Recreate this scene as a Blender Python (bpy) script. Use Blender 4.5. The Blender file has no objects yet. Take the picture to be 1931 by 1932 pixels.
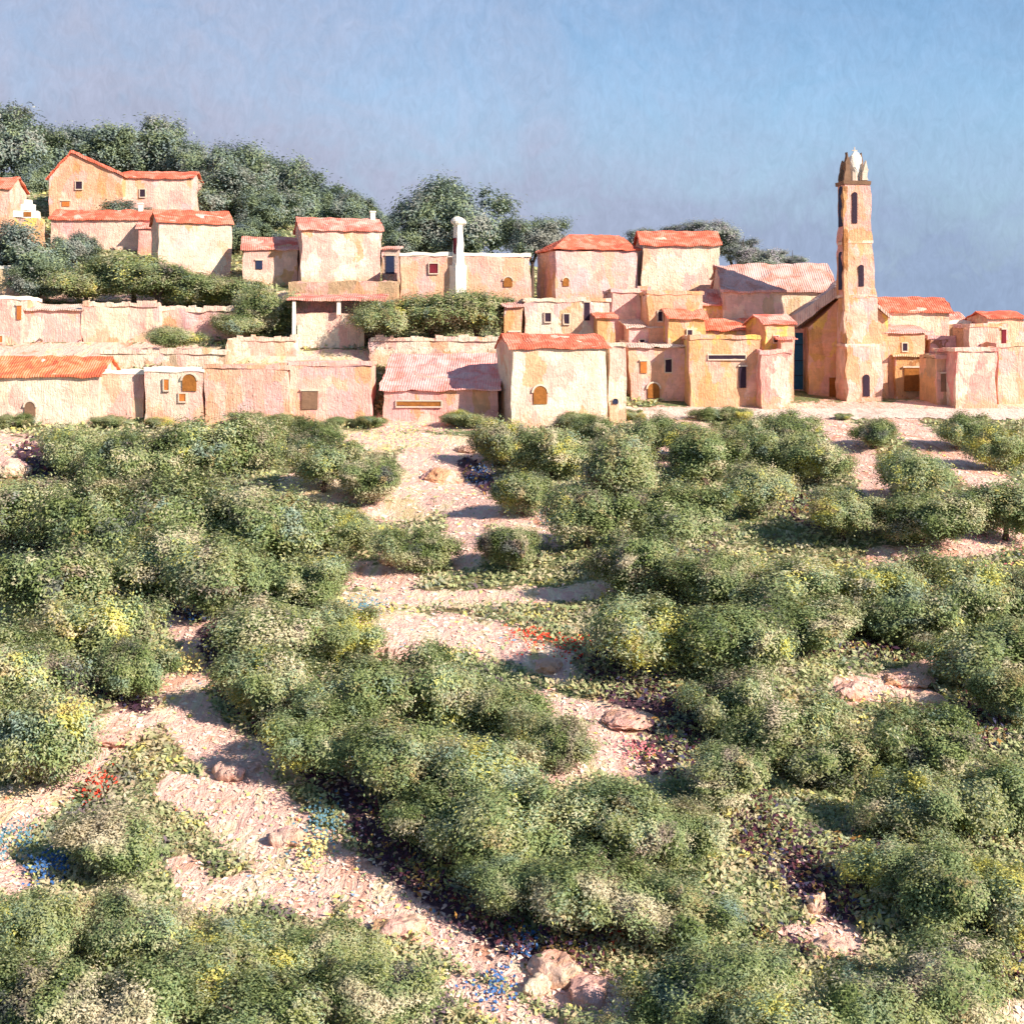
import bpy, bmesh, math, random
import numpy as np
from mathutils import Vector, noise, Matrix
random.seed(7); rng = np.random.default_rng(11)
S = bpy.context.scene
COL = S.collection
F = 2652.0; CX = 965.5; HZ = 650.0          # focal length and eye line in the layout's units
# ------------------------------------------------------------------ camera
cam = bpy.data.cameras.new('camera'); camo = bpy.data.objects.new('camera', cam); COL.objects.link(camo)
camo.location = (0, 0, 0); camo.rotation_euler = (math.radians(90), 0, 0)
cam.sensor_width = 36; cam.lens = F/1931*36; cam.shift_y = -(966-HZ)/1931
cam.clip_start = 0.5; cam.clip_end = 9000
S.camera = camo
# ------------------------------------------------------------------ light
SUN = Vector((0.70, -0.52, 0.50)).normalized()
elev = math.asin(SUN.z); azim = math.atan2(SUN.x, SUN.y)
W = bpy.data.worlds.new('World'); S.world = W; W.use_nodes = True
def build_world():
    nt = W.node_tree; nt.nodes.clear(); N = nt.nodes; L = nt.links
    out = N.new('ShaderNodeOutputWorld'); bg = N.new('ShaderNodeBackground')
    sky = N.new('ShaderNodeTexSky'); sky.sky_type = 'NISHITA'; sky.sun_disc = False
    sky.sun_elevation = elev; sky.sun_rotation = azim; sky.altitude = 300; sky.air_density = 1.0; sky.dust_density = 0.2; sky.ozone_density = 2.0
    tc = N.new('ShaderNodeTexCoord')
    # thin drifting cloud veils: lilac-grey against the blue
    mp = N.new('ShaderNodeMapping'); mp.inputs['Scale'].default_value = (1, 1, 1.3)
    mp.inputs['Location'].default_value = (0.35, 0, 0.15)
    n1 = N.new('ShaderNodeTexNoise'); n1.inputs['Scale'].default_value = 5.0; n1.inputs['Detail'].default_value = 5; n1.inputs['Roughness'].default_value = .55; n1.inputs['Distortion'].default_value = 1.2
    L.new(tc.outputs['Generated'], mp.inputs['Vector']); L.new(mp.outputs[0], n1.inputs['Vector'])
    n2 = N.new('ShaderNodeTexNoise'); n2.inputs['Scale'].default_value = 22; n2.inputs['Detail'].default_value = 6; n2.inputs['Roughness'].default_value = .6; n2.inputs['Distortion'].default_value = 1.5
    L.new(mp.outputs[0], n2.inputs['Vector'])
    m3 = N.new('ShaderNodeMapping'); m3.inputs['Scale'].default_value = (150, 150, 75); m3.inputs['Rotation'].default_value = (0, .5, 0)
    n3 = N.new('ShaderNodeTexNoise'); n3.inputs['Scale'].default_value = 1; n3.inputs['Detail'].default_value = 4; n3.inputs['Roughness'].default_value = .65; n3.inputs['Distortion'].default_value = 1.2
    L.new(tc.outputs['Generated'], m3.inputs['Vector']); L.new(m3.outputs[0], n3.inputs['Vector'])
    # the veil is thicker to the left (west) and near the hill than at upper right
    sx = N.new('ShaderNodeSeparateXYZ'); L.new(tc.outputs['Generated'], sx.inputs[0])
    def m(op, a, b=None, c=None):
        x = N.new('ShaderNodeMath'); x.operation = op
        for i, v in enumerate((a, b, c)):
            if v is None: continue
            if hasattr(v, 'links'): L.new(v, x.inputs[i])
            else: x.inputs[i].default_value = v
        return x.outputs[0]
    side = m('MULTIPLY_ADD', sx.outputs[0], -1.05, 0.52)
    low = m('MAXIMUM', m('MULTIPLY_ADD', sx.outputs[2], -9.0, 1.5), m('MULTIPLY_ADD', sx.outputs[2], -1.2, 0.15))
    t = m('ADD', side, m('MULTIPLY_ADD', n1.outputs[0], .9, -0.45))
    t = m('ADD', t, m('MULTIPLY_ADD', n2.outputs[0], .7, -0.35))
    t = m('ADD', t, m('MULTIPLY', low, .8)); t = m('SUBTRACT', t, m('MAXIMUM', m('MULTIPLY_ADD', sx.outputs[2], 5.0, -1.6), 0.0))
    cl = N.new('ShaderNodeClamp'); L.new(t, cl.inputs[0])
    skym = N.new('ShaderNodeMix'); skym.data_type = 'RGBA'; skym.blend_type = 'MULTIPLY'; skym.inputs[0].default_value = 1
    L.new(sky.outputs[0], skym.inputs[6]); skym.inputs[7].default_value = SKYMUL
    veil = N.new('ShaderNodeMix'); veil.data_type = 'RGBA'
    L.new(cl.outputs[0], veil.inputs[0]); L.new(skym.outputs[2], veil.inputs[6])
    vc = N.new('ShaderNodeMix'); vc.data_type = 'RGBA'; vx = N.new('ShaderNodeClamp'); L.new(m('MULTIPLY_ADD', sx.outputs[0], 3.0, .15), vx.inputs[0])
    L.new(vx.outputs[0], vc.inputs[0]); vc.inputs[6].default_value = VEIL; vc.inputs[7].default_value = VEIL_R; L.new(vc.outputs[2], veil.inputs[7])
    fin = N.new('ShaderNodeMix'); fin.data_type = 'RGBA'; fin.blend_type = 'MULTIPLY'; fin.inputs[0].default_value = 1
    cmb = N.new('ShaderNodeCombineColor')
    g = m('MULTIPLY_ADD', n3.outputs[0], .34, .83)
    g2 = m('MULTIPLY_ADD', n2.outputs[0], .30, .85)
    gg = m('MULTIPLY', g, g2)
    for i in range(3): L.new(gg, cmb.inputs[i])
    L.new(veil.outputs[2], fin.inputs[6]); L.new(cmb.outputs[0], fin.inputs[7])
    L.new(fin.outputs[2], bg.inputs['Color']); bg.inputs['Strength'].default_value = 0.1
    L.new(bg.outputs[0], out.inputs['Surface'])
SKYMUL = (.78, .86, .90, 1); VEIL = (2.5, 2.75, 3.65, 1); VEIL_R = (1.85, 2.4, 3.45, 1)
build_world()
sl = bpy.data.lights.new('sun', 'SUN'); sl.energy = 5.0; sl.angle = math.radians(.5); sl.color = (1.0, .86, .74)
so = bpy.data.objects.new('sun', sl); COL.objects.link(so); so.rotation_euler = SUN.to_track_quat('Z', 'Y').to_euler()
S.view_settings.view_transform = 'Standard'; S.view_settings.look = 'None'
S.view_settings.exposure = 0.84; S.view_settings.gamma = 1
# ------------------------------------------------------------------ helpers
def wx(px, Y): return (px-CX)/F*Y
def wz(py, Y): return (HZ-py)/F*Y
def obj(name, me, mat=None, parent=None, loc=None):
    if isinstance(me, bmesh.types.BMesh):
        bm = me; me = bpy.data.meshes.new(name); bm.to_mesh(me); bm.free()
    o = bpy.data.objects.new(name, me); COL.objects.link(o)
    if mat: 
        me.materials.clear(); me.materials.append(mat)
    if parent: o.parent = parent
    if loc: o.location = loc
    return o
def tag(o, label, cat, group=None):
    o['label'] = label; o['category'] = cat
    if group: o['group'] = group
    return o
def thing(name, label, cat, loc, rz=0, group=None):
    o = bpy.data.objects.new(name, None); COL.objects.link(o); o.empty_display_size = .5
    o.location = loc; o.rotation_euler = (0, 0, rz); return tag(o, label, cat, group)
# ------------------------------------------------------------------ materials
class NT:
    def __init__(s, name):
        s.m = bpy.data.materials.new(name); s.m.use_nodes = True; s.t = s.m.node_tree; s.N = s.t.nodes; s.L = s.t.links
        s.b = s.N['Principled BSDF']; s.b.inputs['Roughness'].default_value = .85
        try: s.b.inputs['Specular IOR Level'].default_value = .2
        except Exception: pass
    def set(s, sock, v):
        if hasattr(v, 'links'): s.L.new(v, sock)
        else: sock.default_value = v
    def math(s, op, a, b=None, c=None):
        x = s.N.new('ShaderNodeMath'); x.operation = op
        for i, v in enumerate((a, b, c)):
            if v is not None: s.set(x.inputs[i], v)
        return x.outputs[0]
    def coord(s, kind='Object', scale=(1, 1, 1), rnd=True):
        tc = s.N.new('ShaderNodeTexCoord'); mp = s.N.new('ShaderNodeMapping'); mp.inputs['Scale'].default_value = scale
        if kind == 'World':
            g = s.N.new('ShaderNodeNewGeometry'); src = g.outputs['Position']; rnd = False
        else: src = tc.outputs[kind]
        if rnd:
            oi = s.N.new('ShaderNodeObjectInfo'); v = s.N.new('ShaderNodeVectorMath'); v.operation = 'ADD'
            k = s.math('MULTIPLY', oi.outputs['Random'], 57.0)
            s.L.new(src, v.inputs[0]); s.L.new(k, v.inputs[1]); src = v.outputs[0]
        s.L.new(src, mp.inputs['Vector']); return mp.outputs[0]
    def noise(s, vec, scale, detail=3, rough=.55, dist=0.0):
        n = s.N.new('ShaderNodeTexNoise'); s.L.new(vec, n.inputs['Vector']); n.inputs['Scale'].default_value = scale
        n.inputs['Detail'].default_value = detail; n.inputs['Roughness'].default_value = rough; n.inputs['Distortion'].default_value = dist
        return n.outputs[0]
    def daub(s, vec, scale, warp=1.0, wsc=1.2):
        g = s.N.new('ShaderNodeTexNoise'); s.L.new(vec, g.inputs['Vector']); g.inputs['Scale'].default_value = wsc; g.inputs['Detail'].default_value = 4; g.inputs['Roughness'].default_value = .65
        a = s.N.new('ShaderNodeVectorMath'); a.operation = 'MULTIPLY_ADD'; s.L.new(g.outputs['Color'], a.inputs[0]); a.inputs[1].default_value = (warp, warp, warp); s.L.new(vec, a.inputs[2])
        v = s.N.new('ShaderNodeTexVoronoi'); v.inputs['Scale'].default_value = scale; s.L.new(a.outputs[0], v.inputs['Vector'])
        sp = s.N.new('ShaderNodeSeparateColor'); s.L.new(v.outputs['Color'], sp.inputs[0]); return sp.outputs
    def ramp(s, fac, stops, interp='LINEAR'):
        r = s.N.new('ShaderNodeValToRGB'); s.L.new(fac, r.inputs[0]); e = r.color_ramp.elements; r.color_ramp.interpolation = interp
        while len(e) < len(stops): e.new(.5)
        for i, (p, c) in enumerate(stops):
            e[i].position = p; e[i].color = (*c, 1)
        return r.outputs[0]
    def mix(s, f, a, b, mode='MIX'):
        x = s.N.new('ShaderNodeMix'); x.data_type = 'RGBA'; x.blend_type = mode
        s.set(x.inputs[0], f)
        for i, v in ((6, a), (7, b)):
            if isinstance(v, tuple): v = (*v[:3], 1)
            s.set(x.inputs[i], v)
        return x.outputs[2]
    def scale(s, col, f):
        v = s.N.new('ShaderNodeVectorMath'); v.operation = 'SCALE'; s.L.new(col, v.inputs[0]); s.set(v.inputs['Scale'], f); return v.outputs[0]
    def bump(s, h, dist, strength=1.0):
        b = s.N.new('ShaderNodeBump'); b.inputs['Distance'].default_value = dist; b.inputs['Strength'].default_value = strength
        s.L.new(h, b.inputs['Height']); s.L.new(b.outputs[0], s.b.inputs['Normal'])
    def done(s, col): s.set(s.b.inputs['Base Color'], (*col, 1) if isinstance(col, tuple) else col); return s.m
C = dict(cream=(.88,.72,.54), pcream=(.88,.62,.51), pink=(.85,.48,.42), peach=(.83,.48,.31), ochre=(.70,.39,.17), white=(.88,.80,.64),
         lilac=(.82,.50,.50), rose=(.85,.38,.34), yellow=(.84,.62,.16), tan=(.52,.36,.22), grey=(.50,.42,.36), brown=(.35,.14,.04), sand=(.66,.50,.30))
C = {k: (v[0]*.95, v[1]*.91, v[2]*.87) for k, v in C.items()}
_wm = {}
def wall_mat(a, b, c):
    k = (a, b, c)
    if k in _wm: return _wm[k]
    t = NT('plaster_%s_%s_%s' % k)
    v = t.coord('Object'); vs = t.coord('Object', (2.6, 2.6, .45)); vh = t.coord('Object', (.5, .5, 2.6))
    n = t.noise(v, .30, 3, .55, .8)
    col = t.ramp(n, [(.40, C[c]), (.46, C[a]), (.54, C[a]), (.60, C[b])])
    st = t.noise(vs, 1.3, 4, .65, .3)
    col = t.mix(t.ramp(st, [(.42, (0,0,0)), (.60, (1,1,1))]), col, t.mix(.22, col, C['white']))
    ac = t.noise(vs, .55, 5, .6, 1.0)
    col = t.mix(t.ramp(ac, [(.60, (0,0,0)), (.68, (.6,.6,.6))]), col, C['tan' if a in ('cream','white','sand') else 'peach'])
    vd = t.coord('Object', (1, 1, .55)); d = t.daub(vd, .55, 1.6)
    acc = 'tan' if a in ('sand', 'grey') else 'peach'
    pal = t.ramp(d[0], [(0, C[a]), (.28, C[b]), (.42, C[c]), (.58, C['pcream']), (.64, C['lilac']), (.70, C[a]), (.80, C['pink']), (.90, C[acc]), (.95, C['ochre'])], 'CONSTANT')
    col = t.mix(.70, col, pal)
    d2 = t.daub(vd, 1.7, 1.0, 2.5); col = t.scale(col, t.math('MULTIPLY_ADD', d2[0], .22, .90))
    foot = t.coord('Object', rnd=False); sp = t.N.new('ShaderNodeSeparateXYZ'); t.L.new(foot, sp.inputs[0])
    fz = t.math('ADD', t.math('MULTIPLY', sp.outputs[2], .12), t.math('MULTIPLY', t.noise(v, .8, 4, .65, 1.0), .9))
    col = t.mix(t.ramp(fz, [(.36, (.75,.75,.75)), (.50, (0,0,0))]), col, (.68,.38,.22))
    sh = t.noise(vh, .6, 3, .6, .6)
    col = t.scale(col, t.math('MULTIPLY_ADD', sh, .40, .80))
    h = t.math('ADD', t.math('MULTIPLY', t.noise(vs, 2.2, 5, .7, .4), 1.0), t.math('MULTIPLY', t.noise(v, 1.3, 4, .6, 1.5), .8))
    t.bump(h, .24, .9)
    _wm[k] = t.done(col); return _wm[k]
def roof_mat(name, a, b, c):
    t = NT('roof_tiles_' + name)
    v = t.coord('Object'); vs = t.coord('Object', (3.2, .8, .8))
    n = t.noise(v, .45, 4, .6, .9)
    col = t.ramp(n, [(.36, c), (.48, a), (.60, b)])
    st = t.noise(vs, 1.2, 3, .7)
    col = t.scale(col, t.math('MULTIPLY_ADD', st, .5, .76))
    wv = t.N.new('ShaderNodeTexWave'); wv.bands_direction = 'X'; wv.inputs['Scale'].default_value = 1.1; wv.inputs['Distortion'].default_value = 1.0; wv.inputs['Detail'].default_value = 2
    t.L.new(v, wv.inputs['Vector'])
    t.bump(t.math('ADD', wv.outputs[1], t.math('MULTIPLY', t.noise(v, 2.5, 4, .7), 1.6)), .06, 1)
    return t.done(col)
RM = dict(red=roof_mat('red', (.74,.165,.09), (.80,.30,.20), (.60,.13,.075)),
          orange=roof_mat('orange', (.84,.24,.10), (.86,.36,.20), (.72,.14,.07)),
          pink=roof_mat('pink', (.76,.28,.21), (.80,.45,.36), (.66,.17,.12)),
          mauve=roof_mat('mauve', (.70,.37,.30), (.76,.46,.40), (.60,.25,.18)),
          pale=roof_mat('pale', (.66,.50,.42), (.76,.62,.50), (.52,.36,.28)),
          slate=roof_mat('slate', (.10,.17,.27), (.30,.33,.38), (.05,.08,.14)),
          rosy=roof_mat('rosy', (.86,.40,.36), (.88,.52,.46), (.84,.30,.24)),
          straw=roof_mat('straw', (.62,.47,.24), (.70,.50,.34), (.45,.25,.12)))
def plain(name, c, var=.35, sc=2.0, rough=.8, b=.06):
    t = NT(name); v = t.coord('Object')
    n = t.noise(v, sc, 4, .65, .6)
    vv = t.N.new('ShaderNodeRGB'); vv.outputs[0].default_value = (*c, 1)
    t.b.inputs['Roughness'].default_value = rough
    t.bump(t.noise(v, sc*2, 4, .7), b)
    return t.done(t.scale(vv.outputs[0], t.math('MULTIPLY_ADD', n, 2*var, 1-var)))
M = dict(dark=plain('window_dark', (.035,.02,.035)), maroon=plain('maroon_paint_and_shade', (.16,.015,.025)), brown=plain('old_brown_door_and_shade', (.30,.115,.025), .6),
         ind=plain('indigo_dark', (.02,.03,.07)), white=plain('white_lime', (.84,.78,.66), .2), stone=plain('pale_stone', (.66,.54,.42), .3), blue=plain('blue_paint_and_shade', (.02,.10,.20)),  # blue also serves as painted shade on the church side and sheds
         bark=plain('olive_bark', (.10,.065,.05), .5, 3), rust=plain('rust_cap', (.50,.17,.04), .5), bronze=plain('bell_bronze', (.12,.09,.04)), umber=plain('umber_stone', (.22,.13,.08), .5, 1))
# ------------------------------------------------------------------ terrain
PXC = [-900, 0, 400, 700, 930, 1200, 1600, 1931, 2900]
YR = [164, 173, 185, 200, 215, 235, 260, 300]
def pl(Y): return HZ + F*(27.3/Y-.118)
TB = [[700,712,712,750,755,None,None,None,None],
      [640,664,664,668,690,748,None,None,None],
      [580,612,612,606,640,670,748,750,752],
      [520,555,548,548,585,600,742,742,745],
      [470,492,502,522,555,570,720,730,735],
      [400,412,442,475,520,545,700,715,725],
      [330,335,378,445,500,530,690,705,720],
      [310,322,385,450,500,535,690,700,715]]
TBZ = []
for Y, row in zip(YR, TB): TBZ.append([wz(pl(Y) if v is None else v, Y) for v in row])
TBZ = np.array(TBZ)
RY = np.array([-50, 156.5, 159.5] + YR + [420, 700, 9000.])
def plane_z(Y): return -27.3 + .118*Y
RZ = np.vstack([np.full(9, plane_z(-50)), np.full(9, plane_z(156.5)),
                [plane_z(159.5)+ (3.2 if c < 600 else 0) for c in PXC], TBZ,
                TBZ[-1]*.35-6, np.full(9, -24.), np.full(9, -60.)])
def hz(x, y):
    x = np.asarray(x, float); y = np.asarray(y, float)
    yc = np.clip(y, -49, 8999); col = np.clip(x/np.maximum(yc, 20)*F+CX, -899, 2899)
    i = np.clip(np.searchsorted(RY, yc)-1, 0, len(RY)-2); j = np.clip(np.searchsorted(PXC, col)-1, 0, len(PXC)-2)
    P = np.array(PXC, float)
    u = (yc-RY[i])/(RY[i+1]-RY[i]); v = (col-P[j])/(P[j+1]-P[j])
    z = RZ[i, j]*(1-u)*(1-v)+RZ[i+1, j]*u*(1-v)+RZ[i, j+1]*(1-u)*v+RZ[i+1, j+1]*u*v
    fade = np.clip((152-y)/15, 0, 1)*np.clip((y-5)/20, 0, 1)
    z = z + fade*(.45*np.sin(x*.21+1.3*np.sin(y*.13))+.35*np.sin(y*.33+x*.11)+.5*np.sin(x*.07-y*.05))
    return z
def gh(x, y): return float(hz(x, y))
def ground_at(px, py, lift=0.0, Y0=30, Y1=156):
    for Y in np.arange(Y0, Y1, .25):
        x = wx(px, Y)
        if gh(x, Y)+lift >= wz(py, Y): return x, Y
    return wx(px, Y1), Y1
# bare earth: strokes in plan (centre line, half width, shade)  0 pink  .5 cream  1 tan
BARE = [([(560,822),(880,836)],9,.6),([(700,840),(770,832)],9,.9),([(790,875),(870,880),(900,915)],24,.2),([(620,925),(760,922),(900,915)],16,.35),
 ([(860,940),(940,955),(1035,985)],27,.25),([(880,960),(880,1040)],24,.15),([(700,965),(800,960)],13,.5),([(640,1085),(760,1090)],17,.3),([(660,1132),(860,1130),(1040,1122),(1190,1106)],10,.55),
 ([(700,1185),(860,1190),(960,1215),(1050,1258)],21,.4),([(740,1215),(760,1230)],22,.3),([(1010,1320),(1110,1345),(1245,1342)],13,.3),([(1050,1448),(1150,1430),(1240,1445)],20,.5),([(1130,1390),(1210,1410)],18,.4),
 ([(350,1150),(375,1205),(365,1275),(320,1315),(200,1390),(90,1500),(0,1560)],24,.3),([(0,1500),(100,1480)],10,.9),
 ([(320,1310),(400,1400),(480,1500),(560,1585),(640,1650),(740,1690),(900,1790),(1060,1860),(1150,1890)],30,.2),([(330,1490),(430,1510),(540,1570)],22,.2),
 ([(500,1410),(640,1470),(700,1560),(740,1620)],18,.7),([(350,1640),(380,1700),(500,1670),(600,1710)],18,.1),([(430,1560),(560,1640)],22,.5),([(700,1720),(800,1740)],25,.1),
 ([(1500,1640),(1560,1730),(1600,1780)],17,.2),([(1490,1765),(1600,1790)],13,.2),([(1590,1300),(1650,1300)],15,.1),([(1670,1285),(1740,1262),(1800,1235)],10,.2),([(1690,1290),(1740,1320)],15,.2),
 ([(1650,1055),(1760,1040),(1931,1012),(2100,1000)],12,.15),([(1150,785),(1400,775),(1931,765),(2300,760)],8,.2),([(1130,795),(1170,830)],9,.2),([(1290,800),(1340,815)],9,.3),([(1400,800),(1480,812)],6,.3),
 ([(1560,780),(1620,860),(1655,925)],16,.1),([(1680,785),(1770,850),(1900,930),(2000,980)],15,.05),([(860,1865),(960,1910),(1050,1960)],16,.25),([(1880,1905),(1931,1915)],18,.2),([(-60,835),(50,860)],22,.4),([(0,1640),(30,1660)],22,.2),
 ([(-60,668),(200,660),(450,672)],10,.3),([(430,676),(700,672),(940,672)],9,.5),([(715,800),(830,796),(955,790)],10,.2),([(100,560),(300,566)],5,.5),([(540,560),(760,545)],10,.8),
 ([(560,925),(600,940)],20,.7),([(1200,845),(1260,860)],12,.1),([(730,1045),(770,1075)],9,.2)]
def seg_field(X, Y):
    px = X/np.maximum(Y, 1)*F+CX; py = HZ-hz(X, Y)/np.maximum(Y, 1)*F
    best = np.zeros_like(px); shade = np.zeros_like(px)
    for pts, w, s in BARE:
        for (ax, ay), (bx, by) in zip(pts[:-1], pts[1:]):
            dx, dy = bx-ax, by-ay; t = np.clip(((px-ax)*dx+(py-ay)*dy)/(dx*dx+dy*dy), 0, 1)
            d = np.hypot(px-ax-t*dx, (py-ay-t*dy)*1.05)/1.6
            m = np.clip(1.6-d/w, 0, 1)
            k = m > best; best = np.where(k, m, best); shade = np.where(k, s, shade)
    return best, shade
def axis(parts):
    out = [parts[0][0]]
    for a, b, st in parts:
        n = max(1, int((b-a)/st)); out += list(a+(b-a)*(np.arange(n)+1)/n)
    return np.array(out)
xs = axis([(-6000,-1000,1000),(-1000,-200,80),(-200,-70,4),(-70,70,.45),(70,200,4),(200,1000,80),(1000,6000,1000)])
ys = axis([(-60,30,6),(30,160,.5),(160,270,1.5),(270,420,8),(420,1000,60),(1000,8000,1000)])
XX, YY = np.meshgrid(xs, ys); ZZ = hz(XX, YY)
nx, ny = len(xs), len(ys)
me = bpy.data.meshes.new('ground'); co = np.stack([XX, YY, ZZ], -1).reshape(-1, 3)
ii = (np.arange(ny-1)[:, None]*nx+np.arange(nx-1)[None]).ravel()
fc = np.stack([ii, ii+1, ii+nx+1, ii+nx], -1)
def quads(me, co, fc):
    me.vertices.add(len(co)); me.vertices.foreach_set('co', co.astype(np.float32).ravel())
    me.loops.add(len(fc)*4); me.loops.foreach_set('vertex_index', fc.astype(np.int32).ravel())
    me.polygons.add(len(fc)); me.polygons.foreach_set('loop_start', np.arange(0, len(fc)*4, 4, dtype=np.int32))
    me.update(calc_edges=True)
quads(me, co, fc); me.polygons.foreach_set('use_smooth', np.ones(len(fc), bool))
bare, shade = seg_field(XX, YY)
bare = np.where((YY > 25) & (YY < 200), bare, 0)
at = me.attributes.new('bare', 'FLOAT', 'POINT'); at.data.foreach_set('value', bare.ravel().astype(np.float32))
GAP_SHADE = [([(400,1200),(440,1310),(540,1400),(690,1540)],16),([(700,1560),(800,1650),(960,1760),(1090,1790)],26),([(1150,1260),(1230,1320),(1290,1400)],28),([(1230,1430),(1290,1440)],18),([(1390,1500),(1440,1590),(1540,1670),(1600,1700)],26),  # strokes where the dark shade between the trees is painted
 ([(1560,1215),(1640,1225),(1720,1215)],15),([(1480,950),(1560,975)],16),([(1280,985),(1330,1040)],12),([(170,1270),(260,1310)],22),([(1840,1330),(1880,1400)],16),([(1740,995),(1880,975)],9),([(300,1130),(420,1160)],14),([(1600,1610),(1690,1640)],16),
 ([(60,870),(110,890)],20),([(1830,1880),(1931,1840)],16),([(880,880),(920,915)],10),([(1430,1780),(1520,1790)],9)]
_b = BARE; BARE = [(p, w, 0) for p, w in GAP_SHADE]; gap_shade, _ = seg_field(XX, YY); BARE = _b; gap_shade = np.where((YY > 25) & (YY < 158), gap_shade, 0)
at = me.attributes.new('gap_shade', 'FLOAT', 'POINT'); at.data.foreach_set('value', gap_shade.ravel().astype(np.float32))
at = me.attributes.new('shade', 'FLOAT', 'POINT'); at.data.foreach_set('value', shade.ravel().astype(np.float32))
EARTH = [(.28,(.62,.30,.18)),(.37,(.82,.46,.34)),(.45,(.88,.60,.49)),(.50,(.86,.50,.42)),(.56,(.90,.72,.52)),(.64,(.74,.55,.32)),(.73,(.62,.54,.24))]
GREENS = [(.20,(.08,.09,.075)),(.30,(.075,.11,.03)),(.38,(.17,.20,.08)),(.44,(.11,.16,.07)),(.50,(.20,.225,.115)),(.55,(.12,.14,.035)),(.61,(.28,.28,.16)),(.67,(.14,.21,.13)),(.75,(.38,.36,.09))]
def ground_mat():
    t = NT('hillside_earth'); v = t.coord('World'); 
    a = t.N.new('ShaderNodeAttribute'); a.attribute_name = 'bare'; b = t.N.new('ShaderNodeAttribute'); b.attribute_name = 'shade'
    vs = t.coord('World', (1, .35, 1))
    n = t.noise(vs, .55, 5, .62, .8)
    n = t.math('ADD', n, t.math('MULTIPLY_ADD', b.outputs['Fac'], .22, -.07))
    earth = t.ramp(n, EARTH)
    g = t.ramp(t.noise(v, .5, 5, .65, .8), [(p, tuple(x*1.15 for x in c)) for p, c in GREENS])
    och = t.ramp(t.noise(v, .31, 4, .6, 1), [(.35,(.20,.09,.07)),(.5,(.30,.19,.10)),(.62,(.42,.28,.14))])
    g = t.mix(t.ramp(t.noise(v, .23, 3, .6, .5), [(.46,(0,0,0)),(.60,(.55,.55,.55))]), g, och)
    f = t.math('ADD', a.outputs['Fac'], t.math('MULTIPLY_ADD', t.noise(v, .6, 6, .75, .8), 2.8, -1.42))
    f = t.ramp(f, [(.42,(0,0,0)),(.58,(1,1,1))])
    col = t.mix(f, g, earth)
    ha = t.N.new('ShaderNodeAttribute'); ha.attribute_name = 'gap_shade'
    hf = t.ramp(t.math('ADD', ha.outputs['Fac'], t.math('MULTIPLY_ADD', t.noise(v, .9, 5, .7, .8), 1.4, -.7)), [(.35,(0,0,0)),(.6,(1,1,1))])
    col = t.mix(hf, col, (.10,.055,.075))  # dark violet soil colour paints the shade in the gaps
    fine = t.noise(v, 5, 3, .7)
    col = t.scale(col, t.math('MULTIPLY_ADD', fine, .5, .75))
    t.bump(t.math('ADD', t.noise(vs, 1.6, 5, .7, 1), t.math('MULTIPLY', t.noise(v, 6, 3, .7), .3)), .5, .9)
    return t.done(col)
go = obj('ground', me, ground_mat()); go['kind'] = 'structure'
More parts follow.
